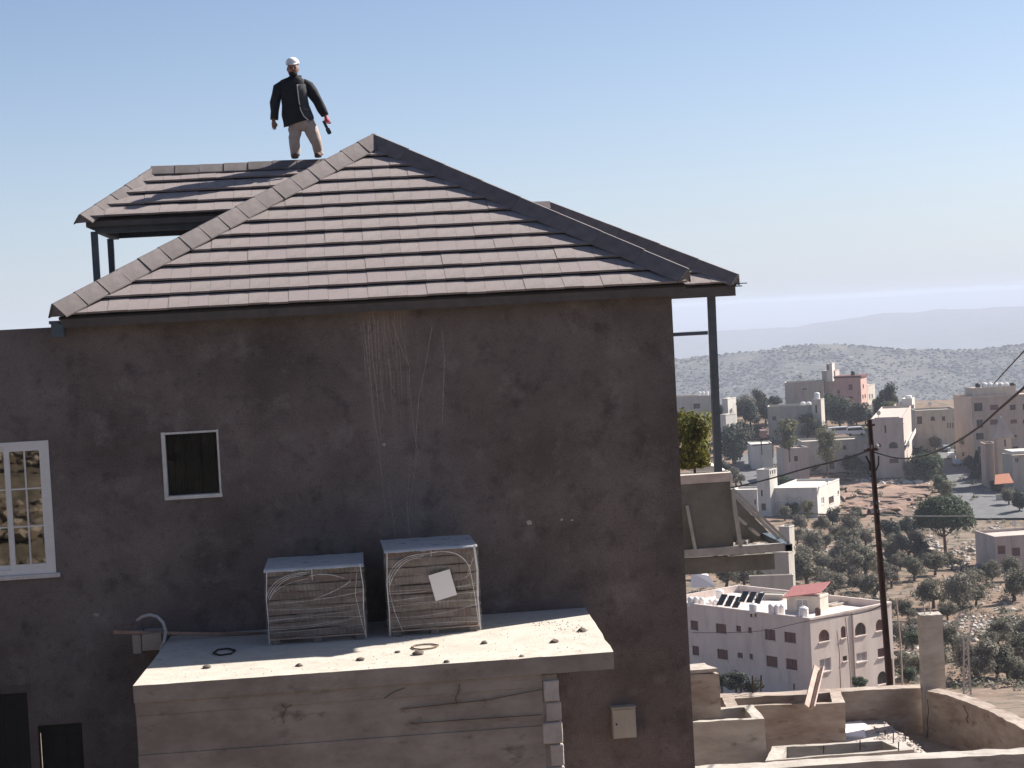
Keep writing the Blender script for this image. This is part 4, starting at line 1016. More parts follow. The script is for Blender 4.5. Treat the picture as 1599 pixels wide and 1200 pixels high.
# ------------------------------------------------------------------ buildings of the town
WIN = {}
def window_meshes(w, h, kind):
    key = (round(w, 2), round(h, 2), kind)
    if key in WIN: return WIN[key]
    f = .06 if kind != 'plain' else .05
    bm = bmesh.new()
    for b in ((-w/2, -w/2+f, -.02, .06, 0, h), (w/2-f, w/2, -.02, .06, 0, h), (-w/2+f, w/2-f, -.02, .06, 0, f), (-w/2+f, w/2-f, -.02, .06, h-f, h)): box(bm, *b)
    if w > .7: box(bm, -.025, .025, -.01, .05, f, h-f)
    m1 = bpy.data.meshes.new('window'); bm.to_mesh(m1); bm.free()
    m1.materials.append({'shut': M_winframe, 'dark': M_winframe, 'grey': M_white, 'plain': M_winframe, 'white': M_white}[kind])
    bm = bmesh.new(); box(bm, -w/2+f, w/2-f, .02, .03, f, h-f)
    m2 = bpy.data.meshes.new('pane'); bm.to_mesh(m2); bm.free()
    m2.materials.append({'shut': M_shutter, 'dark': M_pane, 'grey': M_shutg, 'plain': M_pane, 'white': M_pane}[kind])
    WIN[key] = (m1, m2); return WIN[key]
BL = []
class Bld:
    def __init__(s, name, label, corner, pl, pr, D, th, pyb, m, front=(), right=(), parapet=.45, cat='building', M=None, hbase=None, pt=.2):
        s.th = th = R(th); la, ve = latv(*corner); s.u0, s.D = la*D, D
        s.ex = (math.cos(th), -math.sin(th)); s.ey = (math.sin(th), math.cos(th))
        tl = latv(pl, corner[1])[0]; s.L = (s.u0 - D*tl)/(math.cos(th)+tl*math.sin(th))
        if pr is not None:
            tr = latv(pr, corner[1])[0]; s.Mn = (D*tr-s.u0)/(math.sin(th)-tr*math.cos(th))
        if M is not None or pr is None: s.Mn = M
        zb = latv(corner[0], pyb)[1]*D; zt = ve*D; s.H = zt-zb; s.zb = zb
        e = R0*s.ex[0] + Fh*s.ex[1]
        s.root = thing(name, label, cat, wpos(s.u0, D, zb), math.atan2(e.y, e.x))
        s.m = m; BL.append((s, label, corner, pl, pr))
        fh, rh = [], []
        for q in front:
            a = s.front(q[0], (q[1]+q[3])/2)[0]; b = s.front(q[2], (q[1]+q[3])/2)[0]; t_ = s.front((q[0]+q[2])/2, q[1])[1]; bo = s.front((q[0]+q[2])/2, q[3])[1]
            fh.append((a, b, bo, t_, len(q) > 5 and q[5], q[4] if len(q) > 4 else 'dark'))
        for q in right:
            a = s.right(q[0], (q[1]+q[3])/2)[0]; b = s.right(q[2], (q[1]+q[3])/2)[0]; t_ = s.right((q[0]+q[2])/2, q[1])[1]; bo = s.right((q[0]+q[2])/2, q[3])[1]
            rh.append((a, b, bo, t_, len(q) > 5 and q[5], q[4] if len(q) > 4 else 'dark'))
        ok = lambda h, n0, n1: n0+.1 < h[0] < h[1] < n1-.1 and .05 < h[2] < h[3] < s.H-.1
        fh = [h for h in fh if ok(h, -s.L, 0)]; rh = [h for h in rh if ok(h, 0, s.Mn)]
        bm = bmesh.new(); L_, Mn, H = s.L, s.Mn, s.H
        wall_sheet(bm, lambda a, z: Vector((a, 0, z)), -L_, 0, -3, H, fh, .18, (0, 1, 0))
        wall_sheet(bm, lambda a, z: Vector((0, a, z)), 0, Mn, -3, H, rh, .18, (-1, 0, 0))
        bm.faces.new([bm.verts.new(p) for p in ((-L_, 0, -3), (-L_, 0, H), (-L_, Mn, H), (-L_, Mn, -3))])
        bm.faces.new([bm.verts.new(p) for p in ((-L_, Mn, -3), (-L_, Mn, H), (0, Mn, H), (0, Mn, -3))])
        zr = H-parapet; s.zr = zr
        # parapet: top ring and inner faces, flat roof inside
        o = [(-L_, 0), (0, 0), (0, Mn), (-L_, Mn)]; i_ = [(-L_+pt, pt), (-pt, pt), (-pt, Mn-pt), (-L_+pt, Mn-pt)]
        O_ = [bm.verts.new((x, y, H)) for x, y in o]; I_ = [bm.verts.new((x, y, H)) for x, y in i_]; B_ = [bm.verts.new((x, y, zr)) for x, y in i_]
        for k in range(4): bm.faces.new((O_[k], O_[(k+1) % 4], I_[(k+1) % 4], I_[k])); bm.faces.new((I_[k], I_[(k+1) % 4], B_[(k+1) % 4], B_[k]))
        bm.faces.new(B_)
        me = bpy.data.meshes.new('wall'); bmesh.ops.recalc_face_normals(bm, faces=bm.faces); bm.to_mesh(me); bm.free()
        linkme('wall', me, m, s.root)
        bm = bmesh.new(); c_ = .06
        for q in ((-L_-c_, c_, -c_, 0), (-L_-c_, -L_, 0, Mn), (0, c_, 0, Mn)): box(bm, q[0], q[1], q[2]-.001, q[3]-.002, H-.22, H-.03)
        link('cornice', bm, m, s.root)
        for hs, rt in ((fh, 0), (rh, 1)):
            for h in hs:
                w, hh = h[1]-h[0]-.01, h[3]-h[2]-.01; m1, m2 = window_meshes(w, hh, h[5]); cx = (h[0]+h[1])/2
                wn = bpy.data.objects.new('window', m1); C.objects.link(wn); wn.parent = s.root
                wn.location = (cx, .11, h[2]+.005) if not rt else (-.11, cx, h[2]+.005); wn.rotation_euler = (0, 0, math.pi/2*rt)
                pn = bpy.data.objects.new('pane', m2); C.objects.link(pn); pn.parent = wn
                bm = bmesh.new(); box(bm, -w/2-.08, w/2+.08, -.2, -.112, -.12, -.01); sl_ = link('sill', bm, m, wn)
    def front(s, px, py):
        la, ve = latv(px, py); d = (s.u0*s.ey[0]+s.D*s.ey[1])/(la*s.ey[0]+s.ey[1])
        return (d*la-s.u0)*s.ex[0]+(d-s.D)*s.ex[1], ve*d-s.zb
    def right(s, px, py):
        la, ve = latv(px, py); d = (s.u0*s.ex[0]+s.D*s.ex[1])/(la*s.ex[0]+s.ex[1])
        return (d*la-s.u0)*s.ey[0]+(d-s.D)*s.ey[1], ve*d-s.zb
    def part(s, name, b, m=None, parent=None): return boxo(name, b, m or s.m, parent or s.root)
    def roofpt(s, px, py): return atz(px, py, s.zb+s.zr)
    def local(s, p):
        u, d = ud(p); return ((u-s.u0)*s.ex[0]+(d-s.D)*s.ex[1], (u-s.u0)*s.ey[0]+(d-s.D)*s.ey[1], p.z-s.zb)
TANK = {}
def tank(p, r, h, m, label, group):
    k = (m.name,)
    if k not in TANK:
        t = thing('water_tank', label, 'water tank'); bm = bmesh.new(); n = 16
        prof_ = [(0.0, .98), (.06, 1.0), (.30, 1.0), (.33, .96), (.36, 1.0), (.58, 1.0), (.61, .96), (.64, 1.0), (.80, 1.0), (.88, .88), (.94, .6), (.95, .3)]
        loft(bm, [[Vector((q*math.cos(2*math.pi*j/n), q*math.sin(2*math.pi*j/n), z_)) for j in range(n)] for z_, q in prof_]); link('body', bm, m, t)
        bm = bmesh.new(); loft(bm, [[Vector((q*math.cos(2*math.pi*j/10), q*math.sin(2*math.pi*j/10), z_)) for j in range(10)] for z_, q in ((.945, .32), (1.0, .32), (1.01, .1))]); link('lid', bm, m, t)
        TANK[k] = t; t['used'] = 0
    t = TANK[k]
    if t['used']: t = copy_tree(t)
    else: t['used'] = 1
    t.location = p; t.scale = (r, r, h); t.rotation_euler = (0, 0, random.uniform(0, 3)); tag(t, label, 'water tank', group); return t
def tanks_px(lst, D, m, label, group):
    for i_, (x0, x1, yt, yb) in enumerate(lst):
        n_ = len(lst); w_ = {1: ('',), 2: ('left ', 'right '), 3: ('left ', 'middle ', 'right ')}.get(n_, ('leftmost ', 'second from left ', 'middle ', 'second from right ', 'rightmost '))[i_]
        p = atd((x0+x1)/2, yb, D); s_ = D/FPX; tank(p, (x1-x0)/2*s_, (yb-yt)*s_, m, w_ + label, group)

# apartment block behind the yard
Z5 = lambda a, b, c, d, k='shut', arch=False: (1060+a/5.71, 890+b/5.71, 1060+c/5.71, 890+d/5.71, k, arch)
ap = Bld('apartment_block', 'pale pink stone apartment block with rows of brown windows below the hillside', (1264.5, 965), 1030, 1393, 180, 52, 1100, M_stonewall,
    front=[Z5(105, 452, 172, 535), Z5(330, 480, 422, 565), Z5(510, 497, 555, 550), Z5(617, 510, 650, 560), Z5(765, 530, 860, 625), Z5(940, 555, 1043, 647),
           Z5(120, 677, 180, 760), Z5(343, 708, 437, 795), Z5(523, 737, 570, 783), Z5(630, 747, 660, 797), Z5(780, 768, 880, 865), Z5(955, 793, 1055, 888), Z5(635, 390, 655, 418, 'dark'), Z5(675, 388, 692, 418, 'dark')],
    right=[(1278.4, 983, 1295, 1001.5, 'shut', True), (1313, 977.5, 1321, 996, 'shut', True), (1335, 972, 1352, 992, 'dark', True), (1367.5, 967, 1380, 984.5, 'shut', True),
           (1337.5, 1018.5, 1354, 1032.5, 'grey'), (1370.6, 1012, 1382, 1026, 'shut'), (1280, 1028, 1298, 1048, 'grey'), (1316, 1024, 1323, 1032, 'dark'), (1370, 1048, 1386, 1068, 'dark', True)], parapet=.7)
bm = bmesh.new(); yy = ap.right(1392, 960)[0]
for q in (.50,): box(bm, .0, .09, ap.Mn*q, ap.Mn*q+.12, -2, ap.H-.25)
link('downpipe', bm, M_tan, ap.root)
tanks_px([(1074, 1083, 931, 947), (1083, 1092, 931, 948), (1092, 1101, 932, 949), (1106, 1114, 935, 949), (1114, 1123, 935, 950)], 193, M_tankw, 'white water tank in the row at the apartment roof left end', 'tanks at the left of the apartment roof')
tanks_px([(1118, 1131, 920, 934)], 197, M_tankw, 'single white water tank set back behind the tank row on the left', None)
tanks_px([(1170, 1184, 941, 957)], 186, M_tankw, 'single white water tank midway along the apartment roof edge', None)
tanks_px([(1200, 1209, 942, 959), (1209, 1218, 943, 960), (1217, 1226, 943, 961)], 184, M_tankw, 'white water tank in the cluster of three by the red-roofed shed', 'three tanks by the red roofed shed')
tanks_px([(1248, 1263, 946, 966)], 181.5, M_tankw, 'squat white water tank at the near corner of the apartment roof', None)
tanks_px([(1273, 1282, 948, 963)], 183, M_rust, 'rusty brown drum beside the shed on the apartment roof', None)
# solar collectors
for i, (px, py) in enumerate(((1122, 945), (1134, 947), (1146, 949), (1156, 940), (1168, 941), (1180, 943))):
    p = atd(px+6, py, 190); t = thing('solar_collector', ('left', 'middle', 'right')[i % 3] + (' dark tilted solar panel of the near set on the apartment roof', ' dark tilted solar panel of the farther set on the apartment roof')[i > 2], 'solar panel', p, -YAW+R(-38), ('near solar panels', 'far solar panels')[i > 2]); t.scale = (.8, .8, .72)
    Mx = Matrix.Rotation(R(42), 4, 'X')
    boxo('panel', (-.42, .42, -.9, .9, -.02, .04), M_solar, t, M=Matrix.Translation((0, 0, .75)) @ Mx)
    bm = bmesh.new()
    for q in ((-.46, -.42, -.92, .92), (.42, .46, -.92, .92), (-.42, .42, -.96, -.92), (-.42, .42, .92, .96)): box(bm, q[0], q[1], q[2], q[3], -.03, .06, M=Matrix.Translation((0, 0, .75)) @ Mx)
    for x_ in (-.4, .4): bar(bm, (x_, .66, 0), (x_, .66, 1.35), .05, .05); bar(bm, (x_, -.66, .15), (x_, .66, .1), .05, .05)
    link('frame', bm, M_shutg, t)
# rooftop shed with red roof
sh = Bld('rooftop_shed', 'cream rooftop room under a pinkish red sheet roof on the apartment block', (1280, 931), 1228, 1293, 187, 30, 966, M_cream, front=[(1243, 936, 1262, 958, 'grey')], parapet=.05)
sh.H_ = sh.H
bm = bmesh.new(); prism(bm, [Vector((-sh.L-.3, -.3, sh.H-.25)), Vector((.2, -.3, sh.H+.35)), Vector((.2, sh.Mn+.3, sh.H+1.0)), Vector((-sh.L-.3, sh.Mn+.3, sh.H+.45))], (0, 0, .1)); link('roof', bm, M_redroof, sh.root)
lo = Bld('rooftop_room', 'low grey rooftop stair room left of the red-roofed shed', (1222, 929), 1180, 1232, 196, 30, 950, M_grey_st, parapet=.1)
pk = Bld('rooftop_wall', 'pale sunlit roof parapet wall to the right of the red-roofed shed', (1300, 944), 1290, 1392, 190, 52, 958, M_cream, parapet=.6, M=4)

# white house on the slope with scrawled wall
hc = Bld('house', 'white flat-roofed house with a stair tower and scrawl on its shaded wall', (1275.5, 761), 1206, 1311, 390, 24, 822, M_white_st,
    right=[(1282, 777, 1287, 787, 'grey'), (1294, 775, 1302, 786, 'dark'), (1283, 803, 1287, 812, 'dark'), (1300, 799, 1305, 806, 'dark'), (1308, 766, 1310, 772, 'dark')], cat='house')
bm = bmesh.new()
def fpt(px, py): a, z = hc.front(px, py); return Vector((a, -.02, z))
for (cx, cy, rx, ry) in ((1233, 780, 4, 3.6), (1248, 779, 3.4, 3.4)):
    pp = [fpt(cx+rx*math.cos(k*math.pi/8), cy+ry*math.sin(k*math.pi/8)) for k in range(17)]
    for a_, b_ in zip(pp, pp[1:]): bar(bm, a_, b_, .13, .02, Vector((0, 1, 0)))
for pp in ([(1238, 777), (1241, 781), (1244, 777)], [(1241, 781), (1239, 787)], [(1216, 784), (1228, 785)], [(1254, 784), (1268, 783)]):
    pp = [fpt(*q) for q in pp]
    for a_, b_ in zip(pp, pp[1:]): bar(bm, a_, b_, .12, .02, Vector((0, 1, 0)))
link('scrawl', bm, M_grey_st, hc.root)
Bld('stair_tower', 'white stair tower with sunlit slotted top beside the scrawled house', (1201, 733), 1181, 1213, 392, 34, 815, M_white_st, front=[(1189, 786, 1196, 797, 'dark'), (1188, 765, 1191, 775, 'plain')], right=[(1202, 735, 1204, 742, 'white'), (1205.5, 734, 1207.5, 741, 'white'), (1209, 733, 1211, 740, 'white')], parapet=.3, cat='tower')
Bld('house', 'low white house part left of the stair tower, half hidden by the canopy', (1182, 764), 1140, 1190, 400, 20, 812, M_white_st, front=[(1178, 780, 1180, 788, 'dark')], cat='house', M=7)
bb1 = Bld('shed', 'small pale stone shed on the slope just right of the canopy', (1232, 822), 1216, 1240, 330, 30, 842, M_cream, parapet=.2, cat='shed')
bb2 = Bld('concrete_hut', 'grey concrete hut wall just under the tip of the canopy', (1231, 862), 1190, 1240, 262, 24, 900, M_grey_st, parapet=.2, cat='hut')
Bld('garden_wall', 'low pale wall under the olive trees below the canopy', (1238, 897), 1170, 1240, 250, 8, 905, M_cream, parapet=.1, cat='wall', M=.6, pt=.1)
Bld('house', 'mauve shaded house with two red-brown windows at the right edge', (1640, 832), 1553, None, 300, -6, 900, M_mauve, front=[(1558, 852, 1570, 865, 'shut'), (1580, 855, 1593, 868, 'shut')], M=9, cat='house')
# town
E_ = Bld('house', 'mauve three-storey house with arched window behind the leaning pole', (1410, 652), 1360, 1423, 445, 14, 765, M_mauve,
    front=[(1368, 692, 1376, 698, 'dark', True), (1388, 690, 1402, 700, 'dark', True), (1389, 716, 1403, 723, 'shut'), (1381, 664, 1384, 676, 'dark')], right=[(1412, 688, 1415, 700, 'dark'), (1417, 690, 1420, 700, 'dark'), (1413, 716, 1419, 724, 'dark')], cat='house')
bm = bmesh.new(); prism(bm, [Vector((-E_.L-.2, -.25, E_.H-1.5)), Vector((.2, -.25, E_.H-1.5)), Vector((-.9, -.25+.0, E_.H+.25)), Vector((-E_.L+.9, -.25, E_.H+.25))], (0, .2, 0)); link('gable', bm, M_mauve, E_.root)
bm = bmesh.new()
for z_ in (.30, .62): box(bm, .05, 1.2, .3, E_.Mn*.9, E_.H*z_-.15, E_.H*z_); box(bm, 1.1, 1.2, .3, E_.Mn*.9, E_.H*z_, E_.H*z_+.9)
link('balcony', bm, M_white_st, E_.root)
F_ = Bld('apartment_block', 'salmon pink building with dark red roof edge on the hilltop', (1343.5, 589), 1304, 1353, 560, 22, 655, M_pinkst, front=[(1325, 600, 1331, 609, 'shut'), (1325, 619, 1332, 627, 'shut'), (1331, 636, 1333, 640, 'dark'), (1308, 609, 1311, 615, 'dark'), (1309, 627, 1312, 632, 'dark')], right=[(1347, 600, 1349, 607, 'white'), (1346.5, 616, 1348.5, 623, 'white'), (1350, 615, 1352, 622, 'white')])
bm = bmesh.new(); box(bm, -F_.L-.4, .4, -.4, F_.Mn+.4, F_.H+.0, F_.H+.55); link('roof_edge', bm, M_redtrim, F_.root)
tanks_px([(1329, 1335, 579, 586)], 563, M_tankb, 'small dark tank on the salmon pink building', None)
Bld('annex', 'cream sunlit annex stepping down right of the salmon pink building', (1354, 601), 1345, 1366, 572, 30, 648, M_cream, right=[(1357, 615, 1359, 623, 'white'), (1361, 615, 1363, 622, 'white'), (1358, 632, 1360, 638, 'white')], cat='house')
Bld('tower', 'pale stair tower rising behind the salmon pink building', (1304, 578), 1283, 1316, 590, 22, 640, M_mauve, parapet=.3, cat='tower', M=6)
Bld('tower_room', 'small roof room with sunlit side on top of the pale stair tower', (1299, 567), 1290, 1303, 588, 22, 580, M_white_st, front=[(1291.5, 570, 1294, 578, 'dark')], parapet=.1, cat='roof room')
Bld('house', 'long grey hilltop house left of the salmon pink building', (1285, 595), 1225, 1290, 585, 10, 640, M_grey_st, front=[(1252, 606, 1260, 609, 'white')], cat='house', M=10)
G_ = Bld('house', 'low olive-grey house with water tanks below the hilltop buildings', (1268, 632), 1198, 1275, 520, 10, 682, M_grey_st, front=[(1206, 650, 1212, 656, 'dark'), (1250, 652, 1256, 660, 'dark')], cat='house', M=9)
Bld('stair_tower', 'narrow stair tower with bright yellow sunlit edge and tank on top', (1281.5, 623), 1267, 1287, 517, 26, 676, M_cream, front=[(1273, 632, 1276, 645, 'dark')], parapet=.2, cat='tower')
tanks_px([(1271.5, 1280.5, 612, 624)], 519, M_tankw, 'white tank on top of the narrow yellow-edged stair tower', None)
tanks_px([(1250, 1258, 627, 635), (1259, 1267, 627, 635)], 523, M_tankw, 'white tank of the pair on the low olive-grey house', 'pair of tanks on the low grey house')
H_ = Bld('house', 'boxy cream house with two arched windows and domed roof top', (1427, 632), 1396, 1431, 520, 14, 690, M_mauve, front=[(1401, 652, 1408, 658, 'dark', True), (1416, 652, 1423, 658, 'dark', True)], cat='house', M=8)
Bld('roof_room', 'sunlit pale roof room on the boxy cream house', (1424, 622), 1408, 1428, 524, 18, 634, M_white_st, parapet=.2, cat='roof room')
tanks_px([(1403, 1408, 625, 632), (1414, 1424, 617, 623)], 526, M_tankw, 'white tank on the boxy cream house roof', 'tanks on the boxy cream house')
Bld('house', 'long grey shaded house at the end of the street', (1493, 638), 1430, None, 492, 4, 700, M_grey_st, front=[(1432, 650, 1440, 662, 'dark'), (1453, 650, 1460, 657, 'dark', True), (1471, 650, 1476, 657, 'dark'), (1479, 660, 1481, 668, 'dark'), (1483, 660, 1485, 668, 'dark'), (1487, 660, 1489, 668, 'dark')], M=10, cat='house')
Bld('house', 'small dark house with white roof tanks left of the tan apartment block', (1511, 648), 1490, 1517, 500, 12, 720, M_mauve, front=[(1499, 680, 1508, 687, 'dark'), (1498, 694, 1508, 700, 'shut')], cat='house', M=8)
tanks_px([(1494, 1500, 635, 645), (1504, 1510, 638, 648)], 503, M_tankw, 'white tank on the small dark house', 'tanks on the small dark house')
K_ = Bld('apartment_block', 'tan four-storey apartment block with a row of roof tanks at the right edge', (1690, 610), 1516, None, 455, -4, 755, M_tan,
    front=[(1521, 629, 1534, 642, 'dark'), (1546, 632, 1559, 640, 'shut'), (1577, 632, 1586, 640, 'dark'), (1597, 630, 1608, 640, 'dark'), (1525, 655, 1535, 668, 'dark'), (1546, 655, 1558, 663, 'shut'), (1578, 655, 1588, 661, 'shut'), (1597, 655, 1608, 661, 'shut'), (1524, 676, 1536, 686, 'dark'), (1579, 679, 1588, 683, 'dark'), (1527, 697, 1538, 707, 'shut'), (1581, 697, 1590, 702, 'dark')], M=14)
Bld('penthouse', 'grey roof storey carrying tanks on the tan apartment block', (1586, 602), 1518, None, 458, -4, 616, M_grey_st, parapet=.1, M=6, cat='roof room')
tanks_px([(1523+11*0, 1531, 598, 605)], 459, M_tankb, 'black tank at the left end of the penthouse tank row', None)
tanks_px([(1533+8.6*i, 1541+8.6*i, 597, 605) for i in range(5)], 459, M_tankw, 'white tank in the row on the tan apartment block', 'white tanks on the tan block')
tanks_px([(1577, 1586, 597, 605)], 459, M_tankb, 'black tank at the right end of the penthouse tank row', None)
# tower house with pyramid roof before the tan block
L_ = Bld('tower_house', 'slim tan tower house with pyramid roof before the tan block', (1579, 683), 1556, None, 420, 4, 775, M_tan, front=[(1568, 686, 1571, 697, 'dark'), (1569, 706, 1572, 718, 'dark'), (1570, 730, 1573, 740, 'dark')], M=3.4, cat='house')
bm = bmesh.new(); c = Vector((-L_.L/2, L_.Mn/2, L_.H+4.9)); b4 = [Vector((x_, y_, L_.H-.02)) for x_, y_ in ((-L_.L-.7, -.7), (.7, -.7), (.7, L_.Mn+.7), (-L_.L-.7, L_.Mn+.7))]
for k in range(4): bm.faces.new([bm.verts.new(b4[k]), bm.verts.new(b4[(k+1) % 4]), bm.verts.new(c)])
link('roof', bm, M_tan, L_.root)
bm = bmesh.new(); tube(bm, [c+Vector((-.3, -.1, -.2)), c+Vector((.25, -.3, -1.0)), c+Vector((.75, -.6, -2.3)), c+Vector((.8, -.9, -3.9))], .13, 6); link('hip_flashing', bm, M_white_st, L_.root)
Bld('house', 'tan house wing left of the slim tower house', (1556, 692), 1538, None, 424, 4, 775, M_tan, front=[(1553, 710, 1557, 728, 'dark')], M=6, cat='house')
Bld('house', 'grey house with bright roof band and white framed window at right edge', (1650, 707), 1580, None, 412, -3, 775, M_grey_st, front=[(1585, 714, 1591, 722, 'white')], M=7, cat='house')
bm = bmesh.new(); p_ = atd(1579, 709, 411); box(bm, 0, 9, -.6, 6, 0, .6); o = link('roof_band', bm, M_white_st); o.location = p_; o.rotation_euler = (0, 0, -YAW); tag(o, 'bright white projecting roof slab over the grey house at right', 'roof slab')
p_ = atd(1553, 757, 400); bm = bmesh.new(); prism(bm, [Vector((0, 0, 0)), Vector((4.0, 0, .1)), Vector((3.8, 2.6, 1.9)), Vector((.9, 2.6, 1.7))], (0, 0, .15)); o = link('canopy', bm, M_orange); o.location = p_; o.rotation_euler = (0, 0, -YAW); tag(o, 'orange tiled canopy at the foot of the slim tower house', 'canopy')
Bld('garden_wall', 'pale garden wall beside the street under the orange canopy', (1650, 765), 1556, None, 396, -10, 782, M_cream, parapet=.1, M=.5, pt=.1, cat='wall')
# long dark terrace building with arches
Bld('house', 'long grey-green terrace building with dark arches in mid town', (1362, 684), 1252, None, 455, 2, 752, M_grey_st, front=[(1278, 695, 1288, 706, 'dark', True), (1316, 695, 1322, 702, 'dark', True), (1295, 722, 1303, 732, 'dark')], M=10, cat='house')
Bld('house', 'flat grey house left of the terrace building with sloping white wall edge', (1262, 698), 1222, None, 448, -3, 745, M_mauve, front=[(1240, 712, 1246, 720, 'dark')], M=8, cat='house')
# houses by the steel post
Bld('house', 'cream house with tanks partly hidden behind the terrace post', (1112, 617), 1040, 1116, 545, 16, 664, M_cream, front=[(1083, 630, 1093, 638, 'dark')], cat='house', M=8)
tanks_px([(1090, 1095, 611, 618), (1096, 1101, 611, 618), (1102, 1107, 611, 618)], 548, M_tankw, 'white tank on the cream house behind the post', 'tanks behind the terrace post')
Bld('house', 'small bright white house just right of the terrace post', (1136, 622), 1127, 1141, 540, 30, 662, M_white_st, parapet=.2, cat='house', M=6)
Bld('house', 'white sunlit house edge among dark trees right of the post', (1133, 647), 1124, 1139, 520, 40, 692, M_white_st, parapet=.2, cat='house', M=5)
# pergola and truck by the left street
Bld('roof_terrace', 'pale roof terrace with thin pergola in the town left side', (1206, 692), 1172, None, 470, 2, 722, M_white_st, parapet=.2, M=9, cat='terrace')
bm = bmesh.new(); 
for (a_, b_) in (((1171, 686), (1208, 683)), ((1175, 696), (1208, 692)), ((1188, 684), (1190, 710)), ((1207, 683), (1207, 715))): bar(bm, atd(*a_, 460), atd(*b_, 460), .22, .22, Vector((0, 1, 0)))
tag(link('pergola', bm, M_rust), 'thin dark pergola frame over the pale roof terrace', 'pergola')
# neighbour's white roof edge and bush behind the terrace
bm = bmesh.new(); a_, b_, c_, d_ = atd(1040, 694, 62), atd(1144, 742, 62), atd(1144, 760, 62), atd(1040, 722, 62)
prism(bm, [a_, b_, c_, d_], Fh*3.0); tag(link('neighbour_parapet', bm, M_white_st), 'white sloping parapet beyond the terrace block at the house corner', 'parapet')
# white tarp by the trees, low left
bm = bmesh.new(); p = atd(1080, 918, 232)
prism(bm, [p, p+Vector((3.0, 0, 0)), p+Vector((2.3, .5, 1.3)), p+Vector((.3, .5, 1.8))], Fh*1.5); tag(link('tarpaulin', bm, M_paper), 'white tarpaulin heap at the trees beside the house corner', 'tarpaulin')

dish = None
for (px, py, D, where) in ((1222, 662, 519, 'long low grey house'), (1372, 652, 446, 'three-storey house behind the pole'), (1300, 682, 457, 'terrace building in mid town'), (1240, 697, 449, 'flat grey house'), (1452, 637, 494, 'long grey house at the street end'), (1292, 757, 392, 'white scrawled house'), (1250, 594, 586, 'long hilltop house'), (1562, 609, 457, 'tan apartment block'), (1585, 828, 303, 'mauve house at the right edge')):
    if dish is None:
        dish = thing('satellite_dish', '', 'satellite dish'); bm = bmesh.new(); n = 14
        R1 = [Vector((.55*math.cos(2*math.pi*k/n), -.10, .55*math.sin(2*math.pi*k/n)+1.1)) for k in range(n)]; R2 = [Vector((.25*math.cos(2*math.pi*k/n), .02, .25*math.sin(2*math.pi*k/n)+1.1)) for k in range(n)]
        loft(bm, [R1, R2]); o = link('reflector', bm, M_white_st, dish); bm = bmesh.new(); bar(bm, (0, .05, 0), (0, .05, 1.1), .07, .07); link('stand', bm, M_shutg, dish); bm = bmesh.new(); bar(bm, (0, -.1, .6), (0, -.6, 1.1), .04, .04); link('feed_arm', bm, M_shutg, dish); d_ = dish
    else: d_ = copy_tree(dish)
    d_.location = atd(px, py, D); d_.rotation_euler = (0, 0, random.uniform(-1.2, .4)); tag(d_, 'small satellite dish on the roof edge of the ' + where, 'satellite dish', 'satellite dishes on the roofs')
# ------------------------------------------------------------------ street and earth
def strip(name, left, right, m, lift, n=30, label=None, ragged=0):
    bm = bmesh.new(); rows = []
    def ev(pl, t):
        k = t*(len(pl)-1); i = min(int(k), len(pl)-2); f = k-i; return pl[i][0]+(pl[i+1][0]-pl[i][0])*f, pl[i][1]+(pl[i+1][1]-pl[i][1])*f
    for i in range(n+1):
        t = i/n; a, b = ev(left, t), ev(right, t); row = []
        for j in range(7):
            px, py = a[0]+(b[0]-a[0])*j/6, a[1]+(b[1]-a[1])*j/6
            if ragged: px += ragged*mnoise.noise(Vector((i*.55, j*3.1, a[0]*.01))); py += ragged*.35*mnoise.noise(Vector((i*.8, j*1.3, 7)))
            u, d = ground_hit(px, py); row.append(bm.verts.new(wpos(u, d, terr(u, d)+lift)))
        rows.append(row)
    for r0, r1 in zip(rows, rows[1:]):
        for j in range(6): bm.faces.new((r0[j], r0[j+1], r1[j+1], r1[j]))
    bm.normal_update(); return tag(link(name, bm, m, None, True), label, None, None, 'structure')
strip('road', [(1462, 700), (1474, 745), (1486, 775), (1520, 812)], [(1496, 700), (1530, 745), (1575, 775), (1650, 812)], M_asph, .35)
strip('lane', [(1150, 712), (1150, 735), (1160, 760)], [(1262, 706), (1238, 735), (1205, 760)], M_asph, .35)
strip('earth_bank', [(1228, 714), (1222, 735), (1215, 752)], [(1282, 714), (1320, 735), (1330, 752)], M_mound, .5, ragged=16)
strip('earth_bank', [(1318, 758), (1318, 785), (1330, 805)], [(1452, 760), (1436, 785), (1402, 806)], M_mound, .5, ragged=22)

